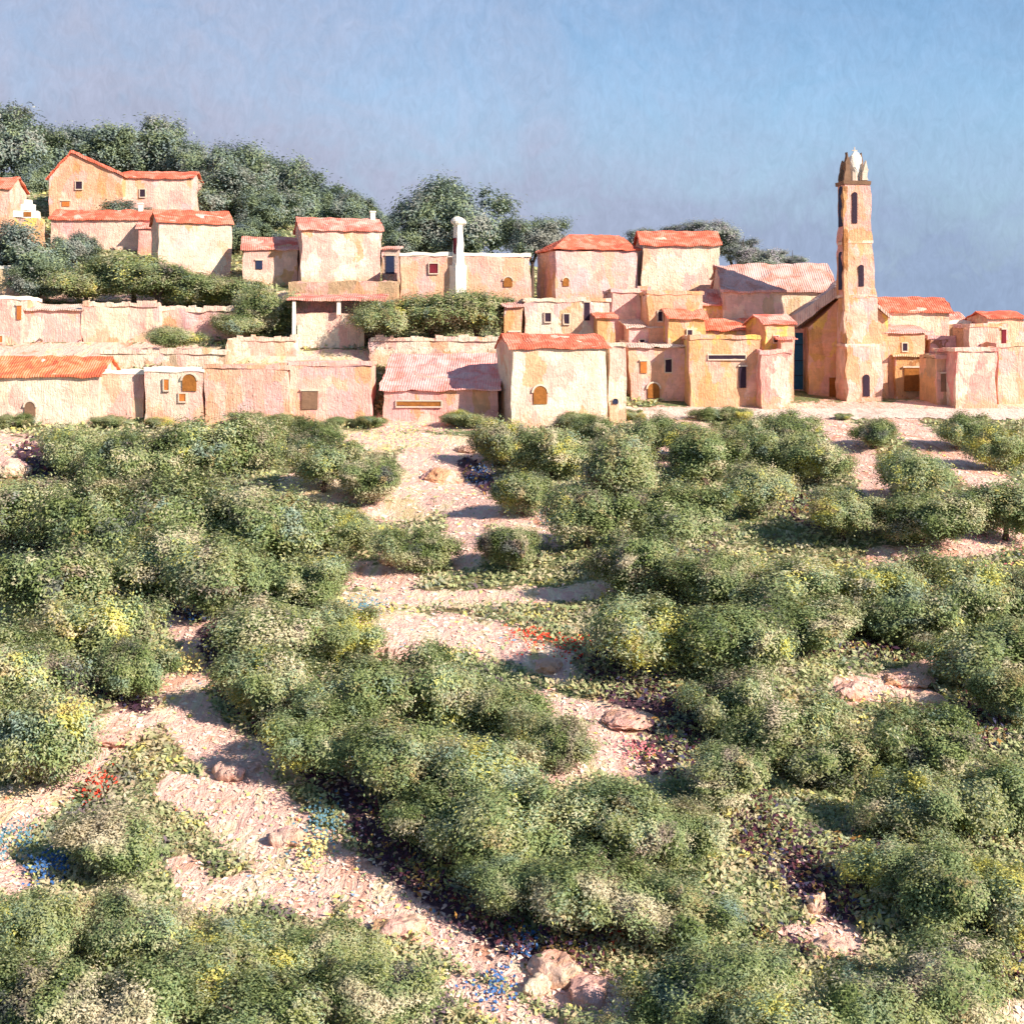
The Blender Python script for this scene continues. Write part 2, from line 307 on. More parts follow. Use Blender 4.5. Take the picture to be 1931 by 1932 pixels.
# ------------------------------------------------------------------ dabs: small leaf-like faces
def dab_mesh(name, P, Nn, sx, sy, tint, up=None):
    n = len(P)
    Nn = Nn/np.linalg.norm(Nn, axis=1, keepdims=True)
    r = rng.normal(size=(n, 3)) if up is None else up
    T = np.cross(Nn, r); T /= np.linalg.norm(T, axis=1, keepdims=True)+1e-9; B = np.cross(Nn, T)
    sx = np.broadcast_to(sx, n)[:, None]; sy = np.broadcast_to(sy, n)[:, None]
    bend = Nn*sx*.25
    co = np.stack([P-T*sx-bend, P-B*sy, P+T*sx-bend, P+B*sy], 1).reshape(-1, 3)
    me = bpy.data.meshes.new(name); quads(me, co, np.arange(n*4).reshape(-1, 4))
    a = me.attributes.new('tint', 'FLOAT', 'FACE'); a.data.foreach_set('value', tint.astype(np.float32))
    return me
def foliage_mat(name, ramp, gain=1.0, sc=.42, obj_amt=.20, accents=True):
    t = NT(name); v = t.coord('World')
    a = t.N.new('ShaderNodeAttribute'); a.attribute_name = 'tint'
    oi = t.N.new('ShaderNodeObjectInfo')
    dd = t.daub(v, sc*1.5, 1.6, .8)
    n = t.math('ADD', t.math('MULTIPLY', t.noise(v, sc*.6, 3, .55, .6), .55), t.math('MULTIPLY_ADD', dd[0], .26, .10))
    f = t.math('ADD', t.math('MULTIPLY_ADD', n, 1.35, -.175), t.math('MULTIPLY_ADD', a.outputs['Fac'], .14, -.07))
    f = t.math('ADD', f, t.math('MULTIPLY_ADD', oi.outputs['Random'], obj_amt, -obj_amt/2))
    col = t.ramp(f, ramp)
    if accents:
        n2 = t.noise(v, .35, 4, .7, 1.2)
        col = t.mix(t.ramp(n2, [(.58,(0,0,0)),(.68,(.65,.65,.65))]), col, (.30,.20,.10))
        n5 = t.noise(v, .21, 4, .7, 1.0)
        col = t.mix(t.ramp(n5, [(.33,(.6,.6,.6)),(.42,(0,0,0))]), col, (.20,.13,.14))
        v2 = t.coord('World', (1, 1, 1.7)); n3 = t.noise(v2, .27, 3, .6, .9)
        col = t.mix(t.ramp(n3, [(.56,(0,0,0)),(.66,(.75,.75,.75))]), col, (.42,.36,.26))
        col = t.mix(t.ramp(n3, [(.30,(.6,.6,.6)),(.40,(0,0,0))]), col, (.15,.22,.21))
    fr = t.math('FRACT', t.math('MULTIPLY', a.outputs['Fac'], 37.7))
    col = t.scale(col, t.math('MULTIPLY_ADD', fr, .26*gain, .87*gain))
    t.b.inputs['Roughness'].default_value = .7
    # leaves let a little light through
    tr = t.N.new('ShaderNodeBsdfTranslucent'); t.L.new(col, tr.inputs[0]); mx = t.N.new('ShaderNodeMixShader'); mx.inputs[0].default_value = .25
    out = t.N['Material Output']; t.L.new(t.b.outputs[0], mx.inputs[1]); t.L.new(tr.outputs[0], mx.inputs[2]); t.L.new(mx.outputs[0], out.inputs[0])
    return t.done(col)
FM = dict(olive=foliage_mat('olive_leaves', GREENS, 1.9),
          pine=foliage_mat('hazed_hilltop_leaves', [(.30,(.09,.12,.12)),(.42,(.11,.15,.09)),(.50,(.16,.19,.10)),(.58,(.13,.18,.16)),(.68,(.19,.20,.17))], 1.85, sc=.25, accents=False),  # blue-grey mixed into the leaf colours paints the haze
          far=foliage_mat('hazed_far_leaves', [(.30,(.12,.13,.14)),(.5,(.17,.20,.15)),(.68,(.24,.22,.24))], 2.2, accents=False))  # pale grey-violet leaf colours paint the fade of distance haze
def crown(seed, n, flat=.62, lobes=26, leaf=.0130):
    r = np.random.default_rng(seed)
    L = []
    asp = r.uniform(.72, 1.0)
    for k in range(lobes):
        th = r.uniform(0, 2*math.pi); rad = .46*math.sqrt(r.uniform(0, 1)); zz = r.uniform(-.9, 1)*flat*.42*(1-rad*1.2)
        L.append((rad*math.cos(th), rad*math.sin(th)*asp, zz, r.uniform(.06, .19)))
    L.append((.03, 0, 0, .23)); L.append((.17, .08, -.1, .20)); L.append((-.2, -.08, -.1, .20))
    L = np.array(L); w = L[:, 3]**2; k = r.choice(len(L), n, p=w/w.sum())
    d = r.normal(size=(n, 3)); d /= np.linalg.norm(d, axis=1, keepdims=True)
    rr = np.clip(np.abs(r.normal(.72, .30, n)), 0, 1.7)
    P = L[k, :3]+d*(L[k, 3]*rr)[:, None]*np.array([1, 1, .85])
    P += .020*np.sin(P[:, [1, 2, 0]]*31+seed)+.014*np.sin(P[:, [2, 0, 1]]*67+seed*2)+r.normal(size=(n, 3))*r.choice([.010, .020, .045], n, p=[.5,.35,.15])[:, None]
    # stray twigs beyond the outline
    s = r.random(n) < .07; P[s] += d[s]*r.uniform(.0, .06, s.sum())[:, None]
    Nn = d*.30+P*1.3+r.normal(size=(n, 3))*.38+np.array([0, 0, .75])
    tint = np.clip(.5+.25*r.normal(size=n)+(r.random(len(L))[k]-.5)*.6, 0, 1)
    m = dab_mesh('foliage', P, Nn, r.uniform(.6, 1.9, n)*leaf*np.where(rr > 1.1, .75, 1), r.uniform(.35, .7, n)*leaf, tint)
    return m
CROWNS = [crown(100+i, 40000, flat=.62+.1*(i % 3)) for i in range(6)]
ROUND = [crown(200+i, 30000, flat=.95, lobes=26, leaf=.015) for i in range(4)]
def tube_bm(paths, seg=7):
    bm = bmesh.new()
    for pts in paths:
        prev = None
        for i, (p, r) in enumerate(pts):
            p = Vector(p)
            d = (Vector(pts[min(i+1, len(pts)-1)][0])-Vector(pts[max(i-1, 0)][0])).normalized()
            q = d.to_track_quat('Z', 'Y')
            ring = [bm.verts.new(p+q @ Vector((r*math.cos(a*2*math.pi/seg)*(1+.15*math.sin(a*3+i)), r*math.sin(a*2*math.pi/seg), 0))) for a in range(seg)]
            if prev:
                for a in range(seg): bm.faces.new((prev[a], prev[(a+1) % seg], ring[(a+1) % seg], ring[a]))
            prev = ring
        bm.faces.new(prev)
    return bm
def trunk(seed, drop):
    r = random.Random(seed); b = (0, 0, -drop)
    paths = []
    lean = Vector((r.uniform(-.05, .05), r.uniform(-.05, .05), 0)); fork = Vector((0, 0, -drop*.45))+lean
    paths.append([(Vector(b)-Vector((0, 0, .08)), .050), (Vector(b)+Vector((0, 0, .03)), .038), (lean*.6+Vector((0, 0, -drop*.75)), .030), (fork, .026)])
    for k in range(5):
        a = k*1.256+r.uniform(-.3, .3); e = Vector((math.cos(a)*.28, math.sin(a)*.28, r.uniform(0, .14)))
        mid = fork.lerp(e, .5)+Vector((r.uniform(-.04, .04), r.uniform(-.04, .04), .03))
        paths.append([(fork-Vector((0, 0, .02)), .020), (mid, .013), (e, .005)])
    bm = tube_bm(paths); me = bpy.data.meshes.new('trunk'); bm.to_mesh(me); bm.free(); return me
TR = [trunk(i, .40) for i in range(4)]
TRR = [trunk(10+i, .75) for i in range(3)]
def tree(name, label, cat, x, y, w, hc, meshes, trunks, drop, mat, group, seed, zs=1.0, z=None):
    g = gh(x, y) if z is None else z
    r = random.Random(seed*7+3)
    t = thing(name, label, cat, (x, y, g), r.uniform(0, 6.28), group)
    c = obj('crown', meshes[seed % len(meshes)], None, t); c.location = (0, 0, hc); c.scale = (w*r.uniform(.95, 1.2), w*r.uniform(.9, 1.1), w*zs)
    if not c.data.materials: c.data.materials.append(mat)
    if c.data.materials[0] != mat:
        c.material_slots[0].link = 'OBJECT'; c.material_slots[0].material = mat
    k = obj('trunk', trunks[seed % len(trunks)], None, t)
    if not k.data.materials: k.data.materials.append(M['bark'])
    s = hc/drop; k.location = (0, 0, hc); k.scale = (w, w, s)
    return t
OL = [ # crown centre, crown width, label
 (140,848,120,'olive tree beside the purple-shaded gap under the white arched-door house'),
 (255,872,170,'wide sage olive tree below the long orange roof at left'),
 (385,850,150,'olive tree close under the cream wall with brown openings'),
 (505,838,130,'pale blue-green olive just below the pink wall'),
 (610,868,150,'rounded dark green olive left of the yellow-topped terrace'),
 (700,905,110,'small green olive on the left edge of the peach bank'),
 (945,832,110,'dark green olive below the gap left of the big cream house'),
 (1040,850,150,'olive tree under the brown door of the big cream house'),
 (1175,880,160,'sage olive with a pinkish patch beside it below the white pillars'),
 (1330,858,150,'olive tree against the pale bank below the ochre houses'),
 (1450,848,120,'round green olive right under the pale road before the church'),
 (1540,868,120,'olive tree just left of the pink gully below the bell tower'),
 (1720,895,130,'olive tree between the two pink gullies at right'),
 (1890,842,120,'olive tree under the far right pink block, above the gully'),
 (1215,822,110,'small olive below the peach house with orange openings, near the road'),
 (1300,826,100,'small round olive below the wide ochre house, near the road'),
 (1395,818,100,'small olive just under the road before the small pink block house'),
 (1490,815,100,'small olive just under the road before the church'),
 (1650,815,80,'small olive between the two pink gullies, right under the bell tower'),
 (1830,812,90,'small olive just under the road before the pink and white block'),
 (600,822,80,'small olive under the rose and tan house beside the yellow-topped terrace'),
 (1120,812,90,'small olive at the right foot of the big cream house'),
 (30,960,190,'teal-green olive at the left edge below the cream rubble'),
 (190,985,190,'blue-green olive in the thick of the left grove, second row'),
 (350,965,200,'broad olive in the left grove straight below the pink rubble terrace'),
 (500,985,190,'yellow-green olive left of the pale grassy bank'),
 (640,1000,120,'olive at the left foot of the peach bank'),
 (985,930,110,'olive tree touching the blue-shaded right edge of the peach bank'),
 (1110,965,180,'big sage olive right of the peach bank'),
 (1270,975,180,'olive tree with a maroon gap under its left side'),
 (1430,915,140,'olive tree just above the deep red gap'),
 (1590,960,150,'olive directly below the pink gully under the tower'),
 (1745,975,160,'greyish olive above the pink path at right'),
 (1895,960,150,'olive at the right edge above the pink path'),
 (90,1100,220,'large olive with mauve undergrowth at the left edge, third row'),
 (290,1060,180,'olive above the blue-shaded notch at left'),
 (440,1080,190,'brownish olive right of the blue-shaded notch'),
 (585,1090,150,'olive left of the bluish terrace strip'),
 (790,1035,110,'small pale olive with a slanting pinkish branch, on the bank'),
 (960,1030,120,'bright green olive standing alone inside the peach bank'),
 (1200,1065,170,'dark olive at the right tip of the bluish terrace strip'),
 (1345,1090,160,'olive with ochre undergrowth behind it, mid right'),
 (1480,1110,190,'pale blue-green olive left of the end of the pink path'),
 (1640,1120,190,'yellow-flecked olive under the start of the pink path'),
 (1800,1120,200,'broad grey-green olive below the pink path'),
 (1930,1130,180,'olive cut by the right edge below the pink path'),
 (190,1190,210,'sage olive with a pale pink fleck, left of the sunlit path'),
 (30,1260,220,'bright green olive at the left edge above the dark trunks'),
 (520,1180,190,'olive right of the sunlit cream path head'),
 (650,1190,150,'olive at the left end of the cream track'),
 (1230,1190,200,'ochre-tinted olive above the red flowers'),
 (1380,1210,210,'large mid green olive right of the red flowers'),
 (1520,1175,165,'olive above the dark hollow with pink rocks'),
 (1725,1165,160,'yellow-green olive above the right pink rocks'),
 (1880,1230,200,'grey-green olive at the right edge near the pink rocks'),
 (260,1255,150,'olive overhanging the twin dark trunks at left'),
 (70,1390,220,'dark olive above the start of the left cream track'),
 (500,1290,210,'dark green olive along the long shadowed gully'),
 (660,1310,220,'pink-flecked olive in the middle, beside the gully'),
 (830,1300,200,'olive below the cream track in the centre'),
 (950,1335,140,'olive above the bright green bush in the centre'),
 (1380,1325,180,'large pale olive just right of the deep purple shade'),
 (1480,1375,185,'broad sage olive left of the pink rocks'),
 (1900,1305,150,'teal olive right of the pink rocks'),
 (1740,1400,200,'olive under the pink rocks with a dark gap to its right'),
 (600,1390,190,'olive near the blue flowers, edge of the gully'),
 (760,1420,220,'dark mossy olive at the centre of the lower gully'),
 (900,1450,200,'blue-green olive left of the flowered clearing'),
 (1040,1400,120,'bright green bushy olive left of the flowered clearing'),
 (1370,1460,180,'olive right of the flowered clearing'),
 (1550,1425,155,'olive beside the brown and ochre stump shade'),
 (1710,1520,175,'yellow-lit olive at lower right'),
 (1870,1500,210,'olive with purple gaps at the right edge, lower'),
 (840,1550,200,'yellow-green olive over the maroon part of the gully'),
 (1000,1560,210,'broad olive in the lower centre'),
 (1170,1550,200,'blue-green olive under the flowered clearing'),
 (1285,1570,150,'pale olive at the left of the dark purple shade'),
 (960,1670,150,'olive with ochre undergrowth beside the gully end'),
 (1130,1680,220,'sage olive above the scarlet flowers'),
 (1300,1715,190,'pale olive left of the lower pink path'),
 (1700,1635,165,'dark olive right of the lower pink path'),
 (1790,1680,230,'olive with a violet hollow at lower right'),
 (1930,1690,200,'bright olive cut by the lower right edge'),
 (1400,1865,205,'olive with a yellow-green patch below the pink path'),
 (1300,1870,190,'olive right of the pink rocks at the bottom'),
 (1650,1905,225,'large grey-green olive at the bottom right'),
 (1800,1850,230,'olive with reddish shade at the bottom right corner'),
 (210,1590,210,'green olive below the orange-red flowers'),
 (90,1740,200,'olive beside the deep blue flowers at lower left'),
 (270,1760,210,'sage olive with a red glint at lower left'),
 (450,1800,200,'dark green olive below the pink clearing'),
 (620,1790,180,'blue-grey olive left of the long pale path'),
 (70,1890,210,'olive at the bottom left corner'),
 (270,1910,220,'grey-green olive at the bottom, left of centre'),
 (490,1920,220,'yellow-green olive at the bottom edge'),
 (720,1880,200,'teal olive at the bottom beside the pale path end'),
 (1480,1960,230,'olive cut by the bottom edge, right of centre'),
 (1160,1985,150,'olive cut by the bottom edge under the pink rocks'),
]
for k, (cx, cy, w, lab) in enumerate(OL):
    # walk out until ground + crown height meets the sight line
    for Y in np.arange(36, 160, .25):
        wm = w*Y/F; hc = .40*wm
        if gh(wx(cx, Y), Y)+hc >= wz(cy, Y): break
    Y = min(Y, 151.0)
    rr = random.Random(k)
    wm = w*Y/F*rr.uniform(1.0, 1.2)
    tree('olive_tree', lab, 'olive tree', wx(cx, Y), Y, wm, hc, CROWNS, TR, .40, FM['olive'], 'olive trees of the grove', k, rr.uniform(.85, 1.15))
HT = [ # hilltop and terrace trees: centre, width, height scale, Y, material, label
 (35,270,150,1.1,262,'pine','tall olive-green tree at the top left edge of the hill'),
 (-60,300,150,1.0,262,'pine','hilltop tree just cut by the left edge'),
 (140,300,110,1.0,268,'pine','dark tree behind the peach gabled house'),
 (215,285,120,1.0,268,'pine','hazy blue-green tree on the ridge above the gabled house'),
 (300,285,130,1.1,268,'pine','green tree on the ridge above the long pink house'),
 (370,325,110,1.0,266,'pine','ridge tree right of the long pink house'),
 (430,345,130,1.1,262,'pine','blue-green tree above the small cream house'),
 (505,345,140,1.15,262,'pine','purple-tinged tall tree at the crest of the slope'),
 (585,380,130,1.0,258,'pine','green tree behind the pink house with the blue-shaded corner'),
 (645,400,100,.8,256,'pine','low tree at the right end of the wooded ridge'),
 (420,405,120,.9,250,'pine','dark tree right of the small red roof'),
 (500,415,110,.8,246,'pine','shrubby tree above the low pink house'),
 (70,350,80,1.2,256,'pine','shaded violet tree between the edge house and the gabled house'),
 (760,455,90,.9,225,'pine','bushy tree right of the tall pink house'),
 (865,420,165,.95,228,'pine','large round tree behind the white turret'),
 (1003,445,98,1.0,214,'pine','round dark tree left of the pink hipped-roof house'),
 (40,480,170,.8,196,'pine','dark bushy tree below the yellow shrine'),
 (135,470,80,.9,204,'pine','bush against the left of the low cream house'),
 (75,530,90,.8,188,'pine','blue-green tree over the white-topped hut'),
 (160,530,120,.7,189,'olive','green shrub mass on the upper terrace at left'),
 (255,520,130,.8,190,'olive','bright yellow-green shrub below the cream house with the blue side'),
 (350,540,120,.6,189,'olive','grassy shrub under the cream house'),
 (430,550,120,.6,189,'olive','terrace shrub at the right end of the green bank'),
 (505,585,110,1.0,180,'olive','olive left of the roofed white ruin'),
 (455,610,90,.7,177,'olive','low olive at the end of the pink rubble wall'),
 (328,635,90,.6,170,'olive','dark round bush on the rubble at the left terrace'),
 (735,600,120,.75,174,'olive','olive right of the roofed white ruin'),
 (820,590,130,.75,175,'olive','middle olive below the wall with the white turret'),
 (900,590,120,.85,175,'olive','olive touching the brown lean-to'),
 (1210,452,80,.6,290,'far','faint violet tree line behind the pink and cream houses'),
 (1330,447,95,.6,290,'far','faint grey-green tree behind the cream house'),
 (1430,486,85,.6,285,'far','faint low tree left of the church ridge'),
 (1265,446,80,.6,293,'far','faint violet tree just above the red roof of the pale cream house'),
 (1390,466,80,.6,290,'far','faint tree between the cream house and the church ridge'),
 (1490,500,60,.6,285,'far','faint low tree touching the church ridge, nearest the bell tower'),
 (700,430,90,.8,250,'pine','hazy last tree of the wooded ridge above the tall pink house'),
 (230,420,100,.7,232,'pine','tree hidden between the gabled house and the cream house'),
 (455,470,90,.8,225,'pine','dark tree between the cream house and the low pink-roofed house'),
 (300,525,110,.6,187,'olive','yellow-green shrub at the foot of the blue-sided cream house'),
]
for k, (cx, cy, w, zs, Y, mt, lab) in enumerate(HT):
    if not w: continue
    x = wx(cx, Y); g = gh(x, Y); z = wz(cy, Y); wm = w*Y/F*1.25
    hc = z-g
    if hc < wm*.3: hc = max(hc, wm*.25)
    g2 = z-hc if hc > z-g+.01 else g
    hc2 = min(hc, 14)
    name = {'pine': 'hill_tree', 'olive': 'olive_tree', 'far': 'distant_tree'}[mt]
    tree(name, lab, 'tree' if mt != 'olive' else 'olive tree', x, Y, wm, hc, ROUND if mt != 'olive' else CROWNS, TRR if mt != 'olive' else TR, .75 if mt != 'olive' else .4,
         FM[mt], 'trees on the hill and its terraces', k+5, zs)
FT = [(1345,756,50,'low rusty green shrub under the wide ochre house'),(1400,756,44,'low shrub below the dark upright window of the ochre house'),(1590,752,26,'tiny dark shrub at the left corner of the bell tower'),(205,795,44,'small shrub where the orange-roofed house ends'),(300,800,40,'shrub under the plastered house with three brown openings'),
 (470,802,60,'shrub at the foot of the long peach house'),(540,806,50,'yellowish shrub between the peach and rose houses'),(640,800,40,'tuft shrub under the rose and tan house'),(700,798,44,'dark shrub in the gap beside the rosy house'),
 (880,800,60,'rust-tinged shrub under the rosy house'),(1090,790,60,'shrub against the right foot of the big cream house'),(1190,775,40,'shrub at the foot of the white annex'),(20,815,50,'shrub on the cream rubble at the left edge')]
for k, (px, py, w, lab) in enumerate(FT):
    Y = 159.2 if px > 1150 else 154.6
    wm = w*Y/F*1.5; x = wx(px, Y)
    tree('shrub', lab, 'shrub', x, Y, wm, wm*.16, CROWNS, TR, .40, FM['olive'], 'shrubs along the foot of the village', k+2, .55)
# ------------------------------------------------------------------ ground cover
def sample(n, px0=-250, px1=2180, Y0=38, Y1=158):
    # even cover of the slope, denser near
    u = rng.random(n); Y = 1/(1/Y0+(1/Y1-1/Y0)*u); px = rng.uniform(px0, px1, n)
    return (px-CX)/F*Y, Y
X, Y = sample(330000)
b, sh = seg_field(X, Y); keep = rng.random(len(X)) > b*1.25; X, Y = X[keep], Y[keep]
Xh, Yh = sample(70000, -300, 1350, 160, 275)
bh, _ = seg_field(Xh, Yh); kh = (rng.random(len(Xh)) > bh*1.3) & (Xh/Yh*F+CX < 1250); X = np.concatenate([X, Xh[kh]]); Y = np.concatenate([Y, Yh[kh]])
n = len(X); sz = (.03+.0013*Y)*rng.uniform(.5, 1.6, n)
lump = .5+.5*np.sin(X*.9+2*np.sin(Y*.5))*np.sin(Y*.7+X*.2)
P = np.stack([X, Y, hz(X, Y)+rng.uniform(0, .5, n)*(0.3+lump)], 1)
Nn = rng.normal(size=(n, 3))*.5+np.array([.15, -.45, .7])
obj('grass', dab_mesh('grass', P, Nn, sz*1.1, sz*.5, rng.random(n)), foliage_mat('meadow_plants', [(.24,(.15,.11,.13)),(.33,(.13,.18,.07)),(.40,(.24,.27,.13)),(.46,(.32,.33,.18)),(.52,(.24,.30,.13)),(.58,(.46,.36,.22)),(.64,(.26,.31,.20)),(.72,(.50,.45,.13))], 1.45, sc=.6, obj_amt=0))['kind'] = 'stuff'
X, Y = sample(220000)
b, sh = seg_field(X, Y); keep = rng.random(len(X)) < b*.16; X, Y, sh = X[keep], Y[keep], sh[keep]
n = len(X); sz = (.02+.0012*Y)*rng.uniform(.5, 2.0, n)
P = np.stack([X, Y, hz(X, Y)+rng.uniform(0.02, .07, n)], 1); Nn = rng.normal(size=(n, 3))*.13+np.array([.25, -.4, .9])
t = NT('loose_stones'); a = t.N.new('ShaderNodeAttribute'); a.attribute_name = 'tint'
gm = t.done(t.ramp(a.outputs['Fac'], [(0,(.86,.52,.42)),(.28,(.88,.62,.50)),(.5,(.90,.74,.58)),(.65,(.84,.60,.38)),(.78,(.70,.45,.30)),(.87,(.36,.42,.20)),(.95,(.78,.60,.16)),(.985,(.20,.32,.45)),(.993,(.70,.20,.10))], 'CONSTANT'))
obj('gravel', dab_mesh('gravel', P, Nn, sz*1.2, sz*.6, rng.random(n)), gm)['kind'] = 'stuff'
bk = BARE; BARE = [(p, w, 0) for p, w in GAP_SHADE]
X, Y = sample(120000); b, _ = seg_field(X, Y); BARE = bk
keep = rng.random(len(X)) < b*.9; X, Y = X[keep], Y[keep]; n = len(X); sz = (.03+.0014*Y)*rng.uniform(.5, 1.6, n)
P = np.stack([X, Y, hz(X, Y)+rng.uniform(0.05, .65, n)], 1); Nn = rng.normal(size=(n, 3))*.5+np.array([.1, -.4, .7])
t = NT('shade_dab_colours'); a = t.N.new('ShaderNodeAttribute'); a.attribute_name = 'tint'
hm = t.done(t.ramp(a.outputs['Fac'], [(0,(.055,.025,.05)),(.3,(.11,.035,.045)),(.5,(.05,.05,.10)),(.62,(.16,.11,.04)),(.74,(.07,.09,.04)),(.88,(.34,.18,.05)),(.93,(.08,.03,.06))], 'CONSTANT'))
obj('shade_dabs', dab_mesh('shade_dabs', P, Nn, sz*1.1, sz*.5, rng.random(n)), hm)['kind'] = 'stuff'  # maroon and violet dabs paint the shadow gaps between trees
# flowers
def flower_patch(px, py, wpx, hpx, n, cols, name, label, leafy=True):
    n = int(n*3.5)
    x0, Y0 = ground_at(px, py); W_ = wpx*Y0/F
    x = rng.normal(0, W_*.42, n); y = rng.normal(0, W_*.75, n); zz = np.array([gh(x0+a, Y0+b_) for a, b_ in zip(x, y)])-gh(x0, Y0)+rng.uniform(.1, hpx*Y0/F, n)
    t = thing(name, label, 'flowers', (x0, Y0, gh(x0, Y0)), 0, 'clumps of wild flowers on the slope')
    P = np.stack([x, y, zz], 1); Nn = rng.normal(size=(n, 3))*.4+np.array([.2, -.8, .6])
    obj('blossom', dab_mesh('blossom', P, Nn, .085, .055, rng.random(n)), cols, t)
    P2 = P[::2]-np.array([0, 0, .25]); obj('leaves', dab_mesh('leaves', P2, Nn[::2], .11, .05, rng.random(len(P2))), FM['olive'], t)
fr = plain('scarlet_petals', (.70,.06,.03)); fb = plain('blue_petals', (.05,.14,.34)); fp = plain('crimson_petals', (.70,.20,.22)); fy = plain('yellow_petals', (.85,.68,.26)); ft = plain('teal_petals', (.10,.22,.28))
for a in [(1010,1208,60,12,40,fr,'wild_flowers','scarlet flowers in a streak along the centre track'),(1085,1225,55,10,34,fr,'wild_flowers','scarlet flowers by the dark bush right of the cream track'),
          (182,1495,30,20,45,fr,'wild_flowers','orange-red flower clump on the left cream track'),(1162,1762,40,18,26,fr,'wild_flowers','scattered red flowers in the dark grass at bottom centre'),
          (630,1428,34,24,60,fb,'wild_flowers','bright blue flower clump at the gully edge'),(100,1655,44,30,60,fb,'wild_flowers','deep blue flower clump at lower left'),
          (385,1150,50,24,50,fb,'wild_flowers','dark blue flowers at the head of the sunlit path'),(910,905,40,18,40,fb,'wild_flowers','blue flowers at the top right of the peach bank'),
          (1045,990,36,26,40,ft,'wild_flowers','teal-blue flowers at the right edge of the peach bank'),(600,1580,60,20,45,ft,'wild_flowers','teal flowers beside the long pale path'),
          (360,1265,40,36,60,fy,'wild_flowers','bright yellow flowers on the sunlit path'),(590,1620,40,30,35,fy,'wild_flowers','yellow flowers beside the teal ones on the long path'),
          (750,830,90,10,90,fy,'wild_flowers','pale yellow flowers along the terrace edge below the walls'),(1205,1425,40,20,26,fp,'wild_flowers','crimson flowers in the clearing'),
          (1850,1013,120,5,60,fp,'wild_flowers','crimson flowers along the pink path at right'),(930,1870,60,10,22,fb,'wild_flowers','blue flowers strewn on the pale path at the bottom'),
          (30,1595,60,16,40,ft,'wild_flowers','teal flowers at the left edge'),(690,1150,50,16,40,ft,'wild_flowers','teal flowers below the left end of the bluish strip'),
          (985,1785,40,12,16,fb,'wild_flowers','indigo flowers beside the bottom pink rocks')]:
    flower_patch(*a)
def rock(px, py, wpx, hpx, label, mat, seed):
    x0, Y0 = ground_at(px, py+hpx/2); w = wpx*Y0/F; h = hpx*Y0/F*1.2
    bm = bmesh.new(); bmesh.ops.create_icosphere(bm, subdivisions=4, radius=.5)
    for v in bm.verts:
        d = noise.noise(v.co*2.2+Vector((seed, 0, 0)))*.28+noise.noise(v.co*6+Vector((0, seed, 0)))*.09
        v.co *= 1+d; v.co.x *= w*1.1; v.co.y *= w*.8; v.co.z *= h*.75; v.co += Vector((noise.noise(v.co*3), noise.noise(v.co*3+Vector((5,0,0))), noise.noise(v.co*3+Vector((0,5,0)))))*.16
    o = obj('boulder', bm, mat, None, (x0, Y0, gh(x0, Y0)+h*.08)); o.rotation_euler = (0, 0, seed*.7)
    tag(o, label, 'boulder', 'pale boulders on the slope')
rk = wall_mat('pcream', 'pink', 'cream'); rk2 = wall_mat('white', 'cream', 'pcream')
for i, (px, py, w, h, lab, m) in enumerate([(1605,1290,70,40,'rounded pink boulder left of the dark hollow at right',rk),(1710,1272,90,34,'slanting pink boulder right of the dark hollow',rk),(1745,1312,70,34,'rough pink boulder below the slanting one',rk),
    (1050,1805,110,60,'big pink boulder at the bottom centre',rk),(1110,1850,90,60,'pink boulder right of the biggest one at the bottom',rk),(1015,1850,60,40,'pale boulder beside the green tuft at bottom',rk2),
    (755,1735,100,44,'flat pink rock on the long path',rk),(545,1570,60,44,'mauve-pink rock on the upper long path',rk),(430,1445,60,44,'pink slab rock where the paths fork',rk),(745,1225,60,36,'whitish lilac rock below the cream track',rk2),
    (1185,1345,130,22,'long flat pink rock beside the purple shade',rk),(1560,1780,80,34,'pink rock at the foot of the lower right path',rk),(1540,1690,40,60,'tall pink rock face on the lower right path',rk),(835,885,70,44,'peach boulder at the top of the bank',rk),
    (700,965,60,22,'white-edged rock on the left of the peach bank',rk2),(735,1045,50,30,'lilac slab rock beside the small pale olive',rk),(1035,1245,60,34,'pink rock at the end of the cream track',rk),(30,870,60,50,'cream rubble heap at the left edge under the houses',rk2),
    (220,1385,90,30,'pink rock ledge above the left cream track',rk),(590,830,40,18,'small white rock at the left end of the terrace edge',rk2),(880,840,50,22,'white rock at the right end of the terrace edge',rk2),(1700,1048,40,18,'white rock at the near end of the pink path',rk2)]):
    rock(px, py, w, h, lab, m, i*3.7+1)
# ------------------------------------------------------------------ buildings
def wob(bm, amp=.13, sc=.35, seed=0.0):
    o = Vector((seed*3.1, seed*1.7, seed*.9))
    for v in bm.verts:
        q = v.co*sc+o
        v.co += Vector((noise.noise(q), noise.noise(q+Vector((9, 0, 0)))*.5, noise.noise(q+Vector((0, 9, 0)))))*amp*1.6+Vector((noise.noise(v.co*1.5+o), 0, noise.noise(v.co*1.5-o)))*amp*.55
def cuts(bm, st=.8):
    for ax in range(3):
        lo = min(v.co[ax] for v in bm.verts); hi = max(v.co[ax] for v in bm.verts); n = int((hi-lo)/st)
        for i in range(1, n):
            c = Vector((0, 0, 0)); c[ax] = lo+(hi-lo)*i/n; nn = Vector((0, 0, 0)); nn[ax] = 1
            bmesh.ops.bisect_plane(bm, geom=bm.verts[:]+bm.edges[:]+bm.faces[:], plane_co=c, plane_no=nn)
